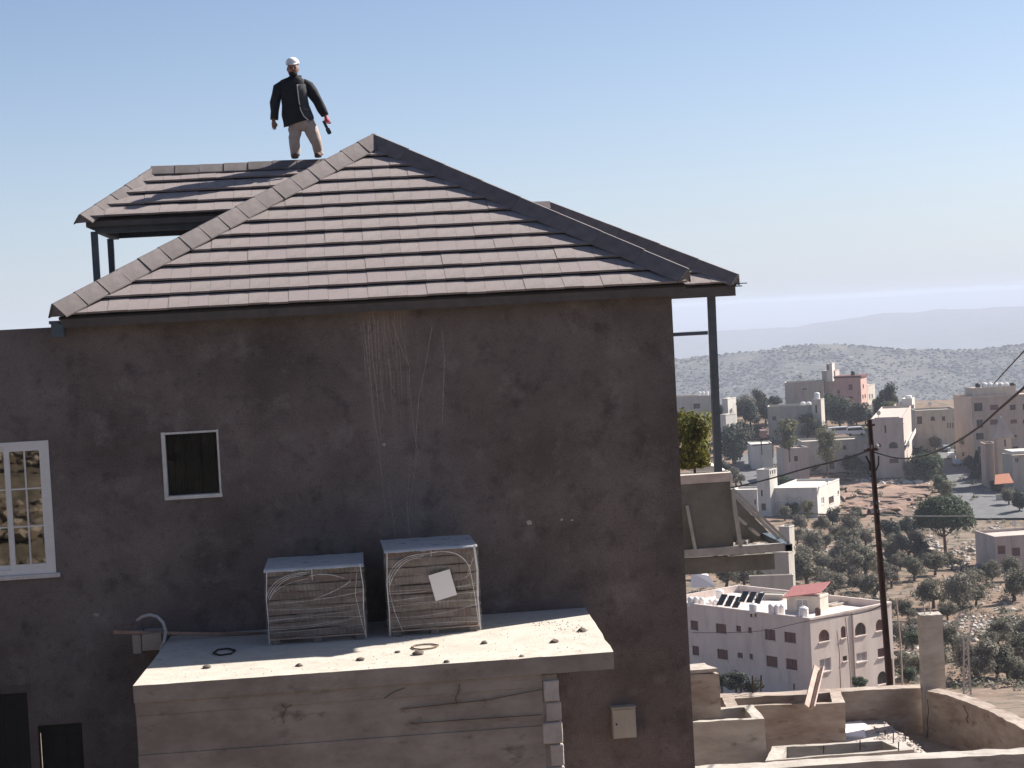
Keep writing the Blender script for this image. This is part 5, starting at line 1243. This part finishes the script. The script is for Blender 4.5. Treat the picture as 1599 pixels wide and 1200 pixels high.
# rocks -------------------------------------------------------------
_ico = bmesh.new(); bmesh.ops.create_icosphere(_ico, subdivisions=1, radius=1); _ico.verts.index_update()
ICOV = [v.co.copy() for v in _ico.verts]; ICOF = [tuple(v.index for v in f.verts) for f in _ico.faces]; _ico.free()
def stones_mesh(name, items):
    """items: (centre, radius, turn)"""
    V, Fc = [], []
    for k, (p, r, a) in enumerate(items):
        b = len(V); ca, sa = math.cos(a), math.sin(a)
        for v in ICOV:
            w = Vector((v.x*1.3, v.y*.9, v.z*.72))*r; w += mnoise.noise_vector(v*1.4+Vector((k*.37, a, 0)))*r*.5
            V.append(p + Vector((w.x*ca-w.y*sa, w.x*sa+w.y*ca, w.z)))
        Fc += [tuple(b+i for i in f) for f in ICOF]
    me = bpy.data.meshes.new(name); me.from_pydata(V, [], Fc); return me
def rocks(label, area_px, n, smin, smax, seed):
    rr = random.Random(seed); its = []; k = 0; xs = [p[0] for p in area_px]; ys = [p[1] for p in area_px]
    def inside(x, y):
        c = False; j = len(area_px)-1
        for i in range(len(area_px)):
            (xi, yi), (xj, yj) = area_px[i], area_px[j]
            if (yi > y) != (yj > y) and x < (xj-xi)*(y-yi)/(yj-yi)+xi: c = not c
            j = i
        return c
    while k < n:
        px, py = rr.uniform(min(xs), max(xs)), rr.uniform(min(ys), max(ys))
        if not inside(px, py): continue
        k += 1; u, d = ground_hit(px, py); s_ = rr.uniform(smin, smax)*(1 if rr.random() < .85 else 1.6)
        its.append((wpos(u, d, terr(u, d)+s_*.15), s_, rr.uniform(0, 6)))
    o = linkme('rocks', stones_mesh('rocks', its), M_rock); return tag(o, label, 'rocks', None, 'stuff')
rocks('pale limestone rocks strewn below the round pine', [(1400, 838), (1452, 838), (1480, 862), (1560, 815), (1560, 850), (1548, 885), (1490, 892), (1440, 872)], 300, .15, .5, 1)
rocks('pale terrace stones on the bank right of the column', [(1470, 975), (1520, 960), (1599, 965), (1620, 1000), (1580, 995), (1520, 1003), (1480, 990)], 320, .10, .34, 2)
rocks('rubble over the reddish earth bank behind the leaning pole', [(1318, 762), (1450, 764), (1430, 806), (1325, 804)], 260, .08, .35, 13)
rocks('loose stones along the earth bank behind the leaning pole', [(1325, 748), (1450, 752), (1450, 768), (1325, 765)], 150, .2, .55, 3)
rocks('stones scattered through the olive grove', [(1200, 830), (1330, 820), (1599, 890), (1599, 960), (1400, 940), (1240, 930)], 150, .10, .32, 4)
rocks('boulders along the slope beside the small shed', [(1225, 835), (1310, 825), (1322, 850), (1240, 905), (1225, 880)], 90, .14, .5, 5)
rocks('small stone heaps beside the pale slope road', [(1395, 985), (1440, 985), (1440, 1062), (1395, 1062)], 90, .12, .36, 6)
# stones on the bank below the camera (they show in the window glass)
its = []; rr = random.Random(12)
for i in range(7000):
    d = rr.uniform(-12, 18.0) if i % 3 else rr.uniform(15.5, 18.6); u = -.29*max(d, 0)-.6-rr.random()*9
    s_ = rr.uniform(.04, .20); its.append((wpos(u, d, terr(u, d)+s_*.25), s_, rr.uniform(0, 6)))
tag(linkme('rocks', stones_mesh('rocks', its), M_bankrock), 'stones of the bank opposite the house, seen only in the window glass', 'rocks', None, 'stuff')

# ------------------------------------------------------------------ trees
def crown_mesh(name, seed, m, n, leaf, lobes, flat=1.0, dome=False, spire=False):
    rr = random.Random(seed); V, Fc = [], []
    L_ = []
    for i in range(lobes):
        a = rr.uniform(0, 6.28); q = rr.uniform(.15, .68); z = rr.uniform(-.55, .6)
        L_.append((Vector((q*math.cos(a), q*math.sin(a), z*flat)), rr.uniform(.26, .46)))
    for i in range(n):
        if dome:
            a = rr.uniform(0, 6.28); ph = math.acos(rr.uniform(-.25, 1)); k = rr.uniform(.72, 1)+.09*mnoise.noise(Vector((math.cos(a)*3, math.sin(a)*3, ph*4+seed)))
            c = Vector((math.sin(ph)*math.cos(a)*k, math.sin(ph)*math.sin(a)*k, math.cos(ph)*k*flat*1.1-.15))
            if c.z < -.28: c.z = -.28+rr.uniform(-.1, .1)
        elif spire:
            z = rr.random()**1.3; a = rr.uniform(0, 6.28); w = (1-z)*.62+.06; k = rr.uniform(.45, 1)*(1+.25*mnoise.noise(Vector((a*1.3, z*7, seed))))
            c = Vector((w*k*math.cos(a), w*k*math.sin(a), -1+2*z))
        else:
            l, r = L_[rr.randrange(lobes)]; v = Vector((rr.gauss(0, 1), rr.gauss(0, 1), rr.gauss(0, 1))).normalized(); c = l + v*r*(rr.random()**.35)
            if c.z < -.85: c.z = -.85+rr.uniform(0, .25)
        nv = (Vector((rr.gauss(0, 1), rr.gauss(0, 1), rr.gauss(0, 1)+.6)) + c*2.2).normalized(); s, t = frame_of(nv)
        th = rr.uniform(0, 6.28); s, t = s*math.cos(th)+t*math.sin(th), t*math.cos(th)-s*math.sin(th)
        w, h = leaf*rr.uniform(.6, 1.3), leaf*rr.uniform(.45, .9); b = len(V)
        V += [c - s*w, c - t*h*.7, c + s*w, c + t*h]; Fc.append((b, b+1, b+2, b+3))
    me = bpy.data.meshes.new(name); me.from_pydata(V, [], Fc); me.materials.append(m); return me
def trunk_mesh(seed, m, h, r, nl, spread, top):
    rr = random.Random(seed); bm = bmesh.new()
    lean = Vector((rr.uniform(-.08, .08), rr.uniform(-.08, .08), 0))
    tube(bm, [Vector((0, 0, -.3)), Vector((0, 0, 0)), lean*.5+Vector((0, 0, h*.5)), lean+Vector((0, 0, h))], [r*1.4, r*1.15, r*.9, r*.7], 7)
    for i in range(nl):
        a = 6.28*i/nl+rr.uniform(-.4, .4); z0 = h*rr.uniform(.55, 1.0); e = Vector((math.cos(a)*spread, math.sin(a)*spread, z0+(top-z0)*rr.uniform(.4, .9)))
        tube(bm, [lean*(z0/h)+Vector((0, 0, z0)), lean+e*.5+Vector((0, 0, (z0)*.25)), e], [r*.6, r*.4, r*.15], 5)
    me = bpy.data.meshes.new('trunk'); bm.to_mesh(me); bm.free(); me.materials.append(m); return me
# unit trees: crown radius 1 centred at z=zc, trunk from 0
KINDS = {}
def kind(key, crowns, trunks, zc): KINDS[key] = (crowns, trunks, zc)
kind('olive', [crown_mesh('crown', 40+i, (M_olive, M_olive2)[i % 2], 3200, .066, (12, 18, 22, 15, 26)[i], (.7, .85, .75, .95, .8)[i]) for i in range(5)], [trunk_mesh(i, M_bark, .55, .10, 4, .5, 1.3) for i in range(3)], 1.08)
kind('dark', [crown_mesh('crown', 60+i, M_darkleaf, 2400, .085, 16, .95) for i in range(3)], [trunk_mesh(9, M_bark, .5, .08, 4, .45, 1.3)], 1.05)
kind('green', [crown_mesh('crown', 70+i, M_green, 2400, .085, 18, .75) for i in range(2)], [trunk_mesh(10, M_bark, .4, .08, 4, .5, 1.1)], .85)
kind('yolive', [crown_mesh('crown', 80, M_yolive, 2600, .075, 20, 1.35)], [trunk_mesh(11, M_bark, .6, .06, 4, .4, 1.6)], 1.45)
kind('conifer', [crown_mesh('crown', 90+i, M_darkleaf, 2400, .09, 1, 1, spire=True) for i in range(2)], [trunk_mesh(12, M_bark, .9, .05, 3, .15, 1.4)], 1.05)
kind('pine', [crown_mesh('crown', 99, M_pine, 9000, .05, 1, .8, dome=True)], [trunk_mesh(13, M_pinebark, 1.05, .055, 6, .5, 1.5)], 1.35)
def tree(k, px, pyb, wpx, label, group=None, name=None, hs=1.0, D=None):
    crowns, trunks, zc = KINDS[k]
    if D is None: p, d = gpos(px, pyb)
    else: p = atd(px, pyb, D); d = D
    r = wpx/2*d/FPX
    t = thing(name or {'olive': 'olive_tree', 'pine': 'pine_tree', 'conifer': 'conifer_tree'}.get(k, 'tree'), label, 'tree', p, random.uniform(0, 6), group)
    tr = bpy.data.objects.new('trunk', random.choice(trunks)); C.objects.link(tr); tr.parent = t; tr.scale = (r, r, r*hs)
    cr = bpy.data.objects.new('crown', random.choice(crowns)); C.objects.link(cr); cr.parent = t; cr.scale = (r*random.uniform(.95, 1.1), r*random.uniform(.95, 1.1), r*hs); cr.location = (0, 0, zc*r*hs); cr.rotation_euler = (0, 0, random.uniform(0, 6))
    return t
tree('pine', 1477, 868, 92, 'large round-crowned pine tree standing beside the street', hs=1.0)
OL = [(1330, 836, 34, 'olive tree just right of the scrawled house corner'), (1326, 862, 38, 'olive tree left of the pole below the earth bank'), (1352, 850, 26, 'small olive tree touching the pole on its left, highest up'),
      (1350, 903, 52, 'widest olive crown left of the pole'), (1326, 912, 40, 'olive tree above the apartment roof, left of the widest crown'), (1388, 878, 28, 'narrow olive tree just right of the pole under the dark trees'),
      (1418, 870, 36, 'olive tree below the dark shaded trees, right of the pole'), (1392, 915, 28, 'small olive tree right of the pole above the bare soil'), (1428, 905, 34, 'olive tree with pale trunk on the bare soil edge'),
      (1460, 896, 36, 'olive tree straight below the round pine trunk on the left'), (1486, 889, 30, 'olive tree just below the round pine trunk on the right'), (1365, 934, 42, 'olive tree behind the right end of the apartment roof'),
      (1548, 910, 34, 'olive tree in front of the mauve house, left window side'), (1522, 918, 32, 'olive tree at the lower left of the mauve house'), (1580, 905, 34, 'olive tree in front of the mauve house, right window side'),
      (1584, 936, 48, 'broad olive tree at the right edge under the mauve house'), (1458, 948, 46, 'olive tree directly above the concrete column'), (1498, 950, 52, 'broad olive tree above and right of the concrete column'),
      (1420, 968, 32, 'olive tree left of the concrete column top'), (1524, 944, 34, 'olive tree at the right of the row above the stone terrace'), (1270, 864, 36, 'olive tree right of the canopy tip'),
      (1282, 832, 26, 'small olive tree under the scrawled house wall'), (1262, 914, 56, 'large olive tree above the red-roofed shed'), (1300, 930, 42, 'olive tree right of the red-roofed shed'),
      (1325, 885, 40, 'olive tree midway between shed and pole'), (1205, 893, 30, 'olive tree under the canopy beam'), (1134, 918, 42, 'left olive tree behind the apartment roof tanks'), (1163, 915, 34, 'right olive tree behind the apartment solar panels'),
      (1415, 1015, 36, 'shrubby olive tree left of the column middle'), (1490, 1015, 42, 'olive tree behind the lattice mast'), (1526, 1060, 58, 'largest olive tree at bottom right by the lattice mast'),
      (1558, 1056, 50, 'olive tree right of the largest bottom one'), (1588, 1040, 50, 'olive tree at the right edge above the sandy clearing'), (1430, 1058, 32, 'olive tree peeping over the rear yard wall beside the column'),
      (1560, 1010, 40, 'olive tree below the terrace stones at right'), (1595, 1005, 40, 'olive tree at the far right below the terrace stones'), (1408, 1045, 30, 'low olive tree between apartment block and column'), (1300, 900, 30, 'small olive tree above the pale rooftop parapet'),
      (1250, 828, 24, 'small olive tree left below the scrawled wall'), (1226, 812, 22, 'bushy olive tree behind the canopy rafter')]
for (px, py, w, lab) in OL: tree('olive', px, py+w*.06, w*1.28, lab, 'olive trees of the grove', hs=random.uniform(.9, 1.08))
for (px, py, w, lab) in ((1392, 850, 46, 'dark tree right of the pole in the pine shadow'), (1420, 842, 40, 'dark tree left of the round pine'), (1440, 872, 34, 'dark low tree in the shade under the pine'),
                         (1146, 724, 62, 'dark tree right beside the terrace post'), (1134, 690, 34, 'dark tree behind the terrace post'), (1122, 668, 36, 'dark tree at the left of the terrace post'), (1143, 700, 40, 'dark tree low on the right of the terrace post'), (1150, 655, 34, 'dark tree beside the small bright white houses'), (1172, 668, 46, 'dark leafy tree on the left of the town'), (1160, 700, 44, 'dark tree above the sloping lane'), (1196, 662, 40, 'dark tree left of the low olive-grey house'),
                         (1250, 634, 54, 'dark tree mass before the long hilltop house'), (1225, 634, 30, 'dark small tree at the left end of the hilltop house'), (1278, 640, 34, 'dark tree left of the salmon building foot'), (1312, 668, 50, 'bushy tree below the salmon building'), (1338, 670, 44, 'bushy tree right below the salmon building'),
                         (1290, 660, 34, 'bushy tree right of the narrow stair tower'), (1448, 668, 34, 'dark tree before the long grey street house'), (1516, 738, 30, 'dark tree by the street before the small dark house'), (1545, 752, 44, 'dark street tree before the tower house wing'), (1592, 800, 36, 'dark tree at right edge below the pale garden wall'), (1475, 690, 30, 'dark tree at the far end of the street'), (1210, 640, 26, 'dark tree behind the low olive-grey house')):
    tree('dark', px, py, w, lab, 'dark trees of the town')
for (px, py, w, lab) in ((1447, 748, 58, 'broad deep green tree right of the mauve house'), (1468, 668, 28, 'green tree before the long grey house'), (1540, 742, 40, 'green tree along the street under the tan block'), (1466, 768, 34, 'dusty green tree at the near end of the street'), (1340, 728, 44, 'green tree before the terrace building, right part'), (1316, 730, 42, 'green tree before the terrace building, middle'), (1130, 712, 30, 'low green tree left over the sloping lane'), (1185, 688, 32, 'green tree behind the pergola'), (1350, 690, 30, 'green tree at the right end of the terrace building'), (1245, 905, 36, 'green bush right of the low pale wall')):
    tree('green', px, py, w, lab, 'green trees of the town')
tree('yolive', 1233, 714, 44, 'tall yellowish tree in front of the low olive-grey house', D=430, hs=1.1); tree('yolive', 1292, 735, 44, 'tall yellowish tree before the terrace building', D=432, hs=1.15); tree('yolive', 1262, 668, 24, 'small yellowish tree below the narrow stair tower')
tree('dark', 1386, 648, 42, 'dark cedar right of the salmon pink building', hs=1.25); tree('conifer', 1372, 648, 28, 'smaller conifer at the foot of the cream annex'); tree('conifer', 1528, 748, 44, 'dark conifer beside the street under the tan block')
OB = [(1245, 850, 26), (1255, 878, 30), (1290, 858, 26), (1305, 842, 24), (1310, 880, 34), (1285, 895, 34), (1340, 880, 30), (1345, 925, 34), (1375, 900, 26), (1405, 890, 30), (1400, 862, 34), (1432, 850, 30), (1445, 882, 26), (1480, 968, 30), (1510, 1030, 40), (1540, 1035, 40), (1575, 1062, 46), (1598, 1070, 44), (1470, 1045, 34), (1400, 1000, 28), (1432, 1000, 30), (1425, 985, 26), (1100, 905, 30), (1185, 908, 28), (1215, 905, 26), (1235, 925, 30), (1280, 940, 30), (1330, 950, 26), (1400, 960, 26), (1570, 985, 24), (1545, 1018, 34)]
ol_used = {}
for (px, py, w) in OB:
    b = min(OL, key=lambda q: abs(q[0]-px)+abs(q[1]-py)); sd = 'left of' if px < b[0]-6 else 'right of' if px > b[0]+6 else 'above' if py < b[1] else 'below'
    ref = ' '.join(b[3].split()[:10]); k_ = (sd, ref); ol_used[k_] = ol_used.get(k_, 0)+1
    tree('olive', px, py, w*1.15, ('low' if ol_used[k_] == 1 else 'second low') + ' olive bush ' + sd + ' the ' + ref, 'low olives of the grove', hs=random.uniform(.8, .95))
# garden trees fill the gaps of the town; each is told apart by the house it stands by
GT = [(1126, 660, 24), (1150, 640, 26), (1168, 646, 30), (1188, 640, 30), (1206, 628, 22), (1240, 606, 30), (1266, 612, 26), (1296, 640, 30), (1322, 652, 30), (1352, 664, 28), (1366, 640, 22), (1392, 664, 26), (1436, 676, 24), (1452, 690, 26), (1460, 704, 22), (1478, 672, 24), (1500, 712, 22), (1514, 722, 28), (1530, 728, 30), (1556, 770, 24), (1576, 790, 28),
      (1240, 724, 30), (1270, 742, 26), (1286, 712, 30), (1330, 740, 30), (1354, 742, 24), (1426, 748, 30), (1440, 732, 34), (1462, 745, 34), (1480, 790, 28), (1500, 812, 24), (1220, 760, 24), (1150, 760, 30), (1128, 745, 26), (1240, 808, 26), (1262, 815, 24), (1300, 820, 26), (1338, 812, 24), (1140, 640, 22), (1212, 662, 26), (1345, 705, 34), (1262, 690, 30), (1282, 690, 30)]
GK = ['dark', 'green', 'olive', 'dark', 'green', 'yolive']; used_l = set()
for i, (px, py, w) in enumerate(GT):
    b = min(BL[1:], key=lambda q: abs((q[3]+min(q[2][0], 1599))/2-px)+abs(q[2][1]+25-py)*1.2)
    side = 'left of' if px < b[3] else 'right of' if px > min(q_ for q_ in (b[4] or b[2][0],)) else 'before'
    k = GK[i % 6]; adj = {'dark': 'dark', 'green': 'leafy', 'olive': 'grey-green', 'yolive': 'yellowish'}[k]
    lab = None
    for a2 in ('', 'small ', 'low ', 'another ', 'rounded '):
        lab = a2 + adj + ' garden tree ' + side + ' the ' + ' '.join(b[1].split()[:9])
        if lab not in used_l: break
    used_l.add(lab); tree(k, px, py, w*1.15, lab, 'garden trees of the town')
for (px, py, w, D, lab) in ((1108, 1078, 46, 172, 'dark bush at the foot of the apartment wall beside the pier'), (1128, 1078, 42, 171, 'low dark bush second from the pier on the apartment wall'), (1150, 1082, 52, 168, 'broad dark bush low on the shaded apartment wall'), (1176, 1086, 40, 168, 'low dark bush right of the broad one on the apartment wall'), (1342, 1075, 34, 166, 'small green bush at the foot of the sunlit apartment wall'), (1425, 1010, 40, 205, 'shrub between the stakes and the column'), (1418, 1062, 36, 170, 'green shrub left of the column foot')):
    tree('dark' if 'dark' in lab else 'green', px, py, w, lab, 'bushes round the apartment block', name='bush', hs=.75, D=D)
# scrub that nobody could count
def scrub(label, n, box_px, smin, smax, m, seed):
    rr = random.Random(seed); V, Fc = [], []
    for i in range(n):
        px, py = rr.uniform(box_px[0], box_px[2]), rr.uniform(box_px[1], box_px[3]); u, d = ground_hit(px, py); s_ = rr.uniform(smin, smax); p = wpos(u, d, terr(u, d)+s_*.4)
        for k in range(34):
            v = Vector((rr.gauss(0, 1), rr.gauss(0, 1), rr.gauss(0, .8))).normalized()*s_*rr.uniform(.4, 1); s, t = frame_of((v+Vector((rr.gauss(0, .3), rr.gauss(0, .3), .4))).normalized()); c = p+v; q = s_*.22; b = len(V)
            V += [c-s*q, c-t*q*.7, c+s*q, c+t*q]; Fc.append((b, b+1, b+2, b+3))
    me = bpy.data.meshes.new('scrub'); me.from_pydata(V, [], Fc); return tag(linkme('scrub', me, m), label, 'scrub', None, 'stuff')
scrub('dry scrub dotted over the grove slope', 900, (1075, 815, 1620, 1080), .15, .75, M_olive2, 1)
scrub('green undergrowth between the olive trees', 420, (1180, 815, 1620, 1075), .3, .95, M_olive, 5)
scrub('scrub and hedges among the town houses', 260, (1100, 640, 1620, 790), .5, 1.3, M_olive, 2)
scrub('weeds under the apartment block wall', 80, (1080, 1035, 1400, 1090), .3, .8, M_green, 3)
def far_wood(name, label, n, m, smin, smax, seed, squash):
    rr = random.Random(seed); bm = bmesh.new(); V, Fc = [], []
    ico = bmesh.new(); bmesh.ops.create_icosphere(ico, subdivisions=1, radius=1); iv = [v.co.copy() for v in ico.verts]; ico.verts.index_update(); jf = [[v.index for v in f.verts] for f in ico.faces]; ico.free()
    for i in range(n):
        d = rr.uniform(2450, 3250); u = d*rr.uniform(.075, .30); s_ = rr.uniform(smin, smax); cl = mnoise.noise(Vector((u/90, d/90, seed)))
        if cl < rr.uniform(-.5, .25): continue
        p = wpos(u, d, terr(u, d)); b = len(V)
        V += [p + Vector((v.x*s_*1.3, v.y*s_, (v.z*.8+.4)*s_*squash)) + mnoise.noise_vector(v*3+Vector((i, 0, 0)))*s_*.3 for v in iv]; Fc += [tuple(b+k for k in f) for f in jf]
    bm.free(); me = bpy.data.meshes.new(name); me.from_pydata(V, [], Fc); return tag(linkme(name, me, m), label, name.replace('_', ' '), None, 'stuff')
far_wood('distant_trees', 'dark scrub and trees dotting the far hazy ridge', 17000, M_farwood, .7, 2.6, 3, .8)
far_wood('distant_stones', 'pale rocks and tiny houses dotting the far hazy ridge', 1100, M_farstone, .7, 2.0, 8, .6)
# yellow-green climber behind the post
me = crown_mesh('foliage', 7, M_yellow, 6500, .075, 34, 1.25)
o = thing('climbing_bush', 'yellow-green leafy bush between house wall and terrace post', 'bush', atd(1084, 716, 60)); f = linkme('foliage', me, None, o); f.scale = (.80, .6, 1.0); f.location = (0, 0, .55)
bm = bmesh.new(); 
for k in range(4): tube(bm, [(0, 0, -.8), (.05*math.cos(k*1.6), .05*math.sin(k*1.6), .1), (.3*math.cos(k*1.6), .2*math.sin(k*1.6), .8)], [.02, .015, .008], 5)
link('stem', bm, M_bark, o)
Bld('garden_wall', 'concrete garden wall under the yellow-green bush', (1138, 735), 1030, None, 61, 0, 742, M_conc, parapet=.05, M=.3, pt=.05, cat='wall')

# ------------------------------------------------------------------ poles, wires, mast
DP = 58
pb_, pt_ = atd(1391, 1090, DP), atd(1357.5, 655, DP)
pole = thing('utility_pole', 'leaning rusty brown utility pole rising behind the yard', 'utility pole', pb_)
L = lambda px, py, D=DP: atd(px, py, D) - pb_
dr_ = (pt_-pb_)
bm = bmesh.new(); lo_ = -dr_*.15
for s_, wq in ((-1, .05), (1, .05)):
    a_ = lo_ + R0*s_*.085; b_ = dr_ + R0*s_*.042; bar(bm, a_, b_, .035, .16, Fh)
bar(bm, lo_, dr_, .10, .02, Fh)
link('shaft', bm, M_rust, pole)
bm = bmesh.new(); bar(bm, L(1353, 664), L(1366, 663), .07, .07); link('crossarm', bm, M_rust, pole)
bm = bmesh.new(); bar(bm, L(1349, 703), L(1371, 701), .09, .09); link('crossarm', bm, M_rust, pole)
for (px, py) in ((1351, 699), (1360, 698), (1369, 697), (1362, 786), (1371, 785), (1363, 798), (1372, 797)):
    bm = bmesh.new(); tube(bm, [L(px, py+3), L(px, py-1), L(px, py-4)], [.05, .07, .04], 8); link('insulator', bm, M_hose, pole)
bm = bmesh.new(); tube(bm, [L(1357, 655), L(1357, 667)], .04, 6); link('tip', bm, M_rust, pole)
bm = bmesh.new(); 
for i, (px, py, px2, py2) in enumerate(((1365, 720, 1360, 745), (1352, 712, 1358, 735), (1372, 712, 1366, 738))): tube(bm, [L(px, py), L((px+px2)/2+3, (py+py2)/2), L(px2, py2)], .025, 5)
link('jumper_cable', bm, M_wire, pole)
def wire(label, pts, r, m=M_wire, sub=10):
    P = [atd(*p_) for p_ in pts]; Q = []
    for i in range(len(P)-1):
        p0, p1, p2, p3 = P[max(i-1, 0)], P[i], P[i+1], P[min(i+2, len(P)-1)]
        for k in range(sub):
            t = k/sub; Q.append(.5*((2*p1)+(p2-p0)*t+(2*p0-5*p1+4*p2-p3)*t*t+(3*p1-p0-3*p2+p3)*t**3))
    Q.append(P[-1]); bm = bmesh.new(); tube(bm, Q, r, 6); return tag(link('cable', bm, m, None, True), label, 'cable')
wire('thick black cable dropping from upper right to the utility pole', [(1640, 568, 26), (1599, 605, 29), (1560, 639, 33), (1524, 670, 38), (1480, 697, 45), (1435, 713, 51), (1400, 715, 55), (1366, 706, 58)], .022)
wire('black cable running left from the utility pole behind the terrace', [(1358, 703, 58), (1320, 716, 60), (1260, 731, 64), (1200, 748, 68), (1140, 762, 72), (1090, 770, 76)], .030)
wire('thin wire slanting down from the right edge toward the tan block', [(1640, 505, 60), (1599, 548, 75), (1572, 577, 90), (1552, 599, 105)], .03)
wire('thin wire crossing level behind the olive trees at the pole', [(1240, 801, 90), (1320, 804, 70), (1368, 803, 58), (1430, 806, 66), (1520, 806, 80)], .022)
wire('thin wire across the apartment facade', [(1080, 988, 150), (1180, 986, 140), (1260, 970, 120), (1340, 958, 90), (1378, 945, 59)], .025)
# thin bent posts near the apartment block
for i, (a_, b_, c_, D, lab) in enumerate((((1307, 985), (1311, 1020), (1312, 1052), 150, 'thin bare post before the sunlit apartment wall, leftmost'), ((1320, 964), (1325, 1010), (1328, 1052), 150, 'thin grey post before the apartment wall, tallest of them'), ((1399, 933), (1406, 1000), (1409, 1066), 120, 'slim pale stake right of the leaning utility pole'), ((1393, 1028), (1394, 1050), (1394, 1066), 120, 'short stake close to the foot of the leaning pole'))):
    P = [atd(*q, D) for q in (a_, b_, c_)]; P.append(P[-1]+Vector((0, 0, -3))); bm = bmesh.new(); tube(bm, P, [.045, .05, .055, .06], 6); tag(link('post', bm, M_tan), lab, 'post')
# lattice mast
DM = 130; base = atd(1511, 1085, DM); mast = thing('lattice_mast', 'pale steel lattice mast with forked top right of the column', 'mast', base)
L = lambda px, py: atd(px, py, DM) - base
bm = bmesh.new()
for a_, b_ in (((1505, 1085), (1505, 1000)), ((1516, 1085), (1511, 1000))): bar(bm, L(*a_), L(*b_), .10, .10, Vector((0, 1, 0)))
link('leg', bm, M_block, mast)
bm = bmesh.new()
for i in range(10):
    y0, y1 = 1085-8.5*i, 1085-8.5*(i+1); f0, f1 = i/10, (i+1)/10; a_, b_ = (1505, y0), (1516-5*f1, y1)
    if i % 2: a_, b_ = (1516-5*f0, y0), (1505, y1)
    bar(bm, L(*a_), L(*b_), .06, .06, Vector((0, 1, 0)))
link('bracing', bm, M_block, mast)
bm = bmesh.new()
for a_, b_ in (((1505, 1000), (1490, 972)), ((1511, 1000), (1521, 965)), ((1490, 972), (1501, 954)), ((1501, 954), (1521, 965)), ((1496, 962), (1512, 959))): bar(bm, L(*a_), L(*b_), .08, .08, Vector((0, 1, 0)))
link('fork_arm', bm, M_block, mast)

# ------------------------------------------------------------------ vehicles
def car(px, py, m, label, rz, ln=4.2, van=False, D=None):
    p, d = gpos(px, py) if D is None else (atd(px, py, D), D)
    t = thing('van' if van else 'parked_car', label, 'van' if van else 'car', p + Vector((0, 0, .38 if D is None else 0)), rz, None)
    w = .86; bm = bmesh.new()
    prof_ = [(-ln/2, .35), (-ln/2, .85), (-ln*.36, .95), (-ln*.24, 1.42), (ln*.2, 1.45), (ln*.36, .95), (ln/2, .82), (ln/2, .35)] if not van else [(-ln/2, .35), (-ln/2, 2.1), (ln*.32, 2.15), (ln*.44, 1.2), (ln/2, 1.05), (ln/2, .35)]
    prism(bm, [Vector((x, -w, z)) for x, z in prof_], (0, 2*w, 0)); bmesh.ops.recalc_face_normals(bm, faces=bm.faces); bmesh.ops.bevel(bm, geom=bm.edges[:], offset=.05, segments=1, affect='EDGES'); link('body', bm, m, t)
    bm = bmesh.new()
    g_ = [(-ln*.34, .98), (-ln*.23, 1.35), (ln*.18, 1.37), (ln*.33, .98)] if not van else [(-ln*.42, 1.3), (-ln*.42, 1.85), (ln*.30, 1.9), (ln*.38, 1.3)]
    prism(bm, [Vector((x, -w-.006, z)) for x, z in g_], (0, 2*w+.012, 0)); link('side_window', bm, M_pane, t)
    for x in (-ln*.3, ln*.3):
        for s_ in (-1, 1):
            bm = bmesh.new(); tube(bm, [(x, s_*w*.78, .33), (x, s_*(w+.02), .33)], .33, 12); link('wheel', bm, M_tyre, t)
    return t
car(1478, 706, M_carb, 'silver blue car parked farthest up the street', R(75)); car(1485, 718, M_carw, 'white car parked on the street behind the silver blue one', R(75))
car(1494, 729, M_carb, 'bluish car nearest of the street row', R(75)); car(1546, 752, M_carw, 'white car by the kerb under the street trees', R(60))
car(1312, 680, M_carw, 'white van with dark windows parked above the terrace building', R(-5), 5.5, True, 457); car(1336, 680, M_carw, 'small white van parked right of the longer one', R(-5), 4.6, True, 457)
car(1192, 684, M_carr, 'brown box truck standing at the pergola', R(80), 5.5, True, 485)

# ------------------------------------------------------------------ haze
bm = bmesh.new(); box(bm, -26000, 30000, -2000, 27500, -520, 9.0)
hz = bpy.data.materials.new('air haze'); hz.use_nodes = True; N = hz.node_tree.nodes; N.clear()
pv = N.new('ShaderNodeVolumePrincipled'); pv.inputs['Color'].default_value = (.705, .77, .915, 1); pv.inputs['Density'].default_value = 1.4e-4; pv.inputs['Anisotropy'].default_value = 0.0
ho = N.new('ShaderNodeOutputMaterial'); hz.node_tree.links.new(pv.outputs[0], ho.inputs['Volume'])
tag(link('haze', bm, hz), 'pale morning haze over the valley', 'haze', None, 'stuff')
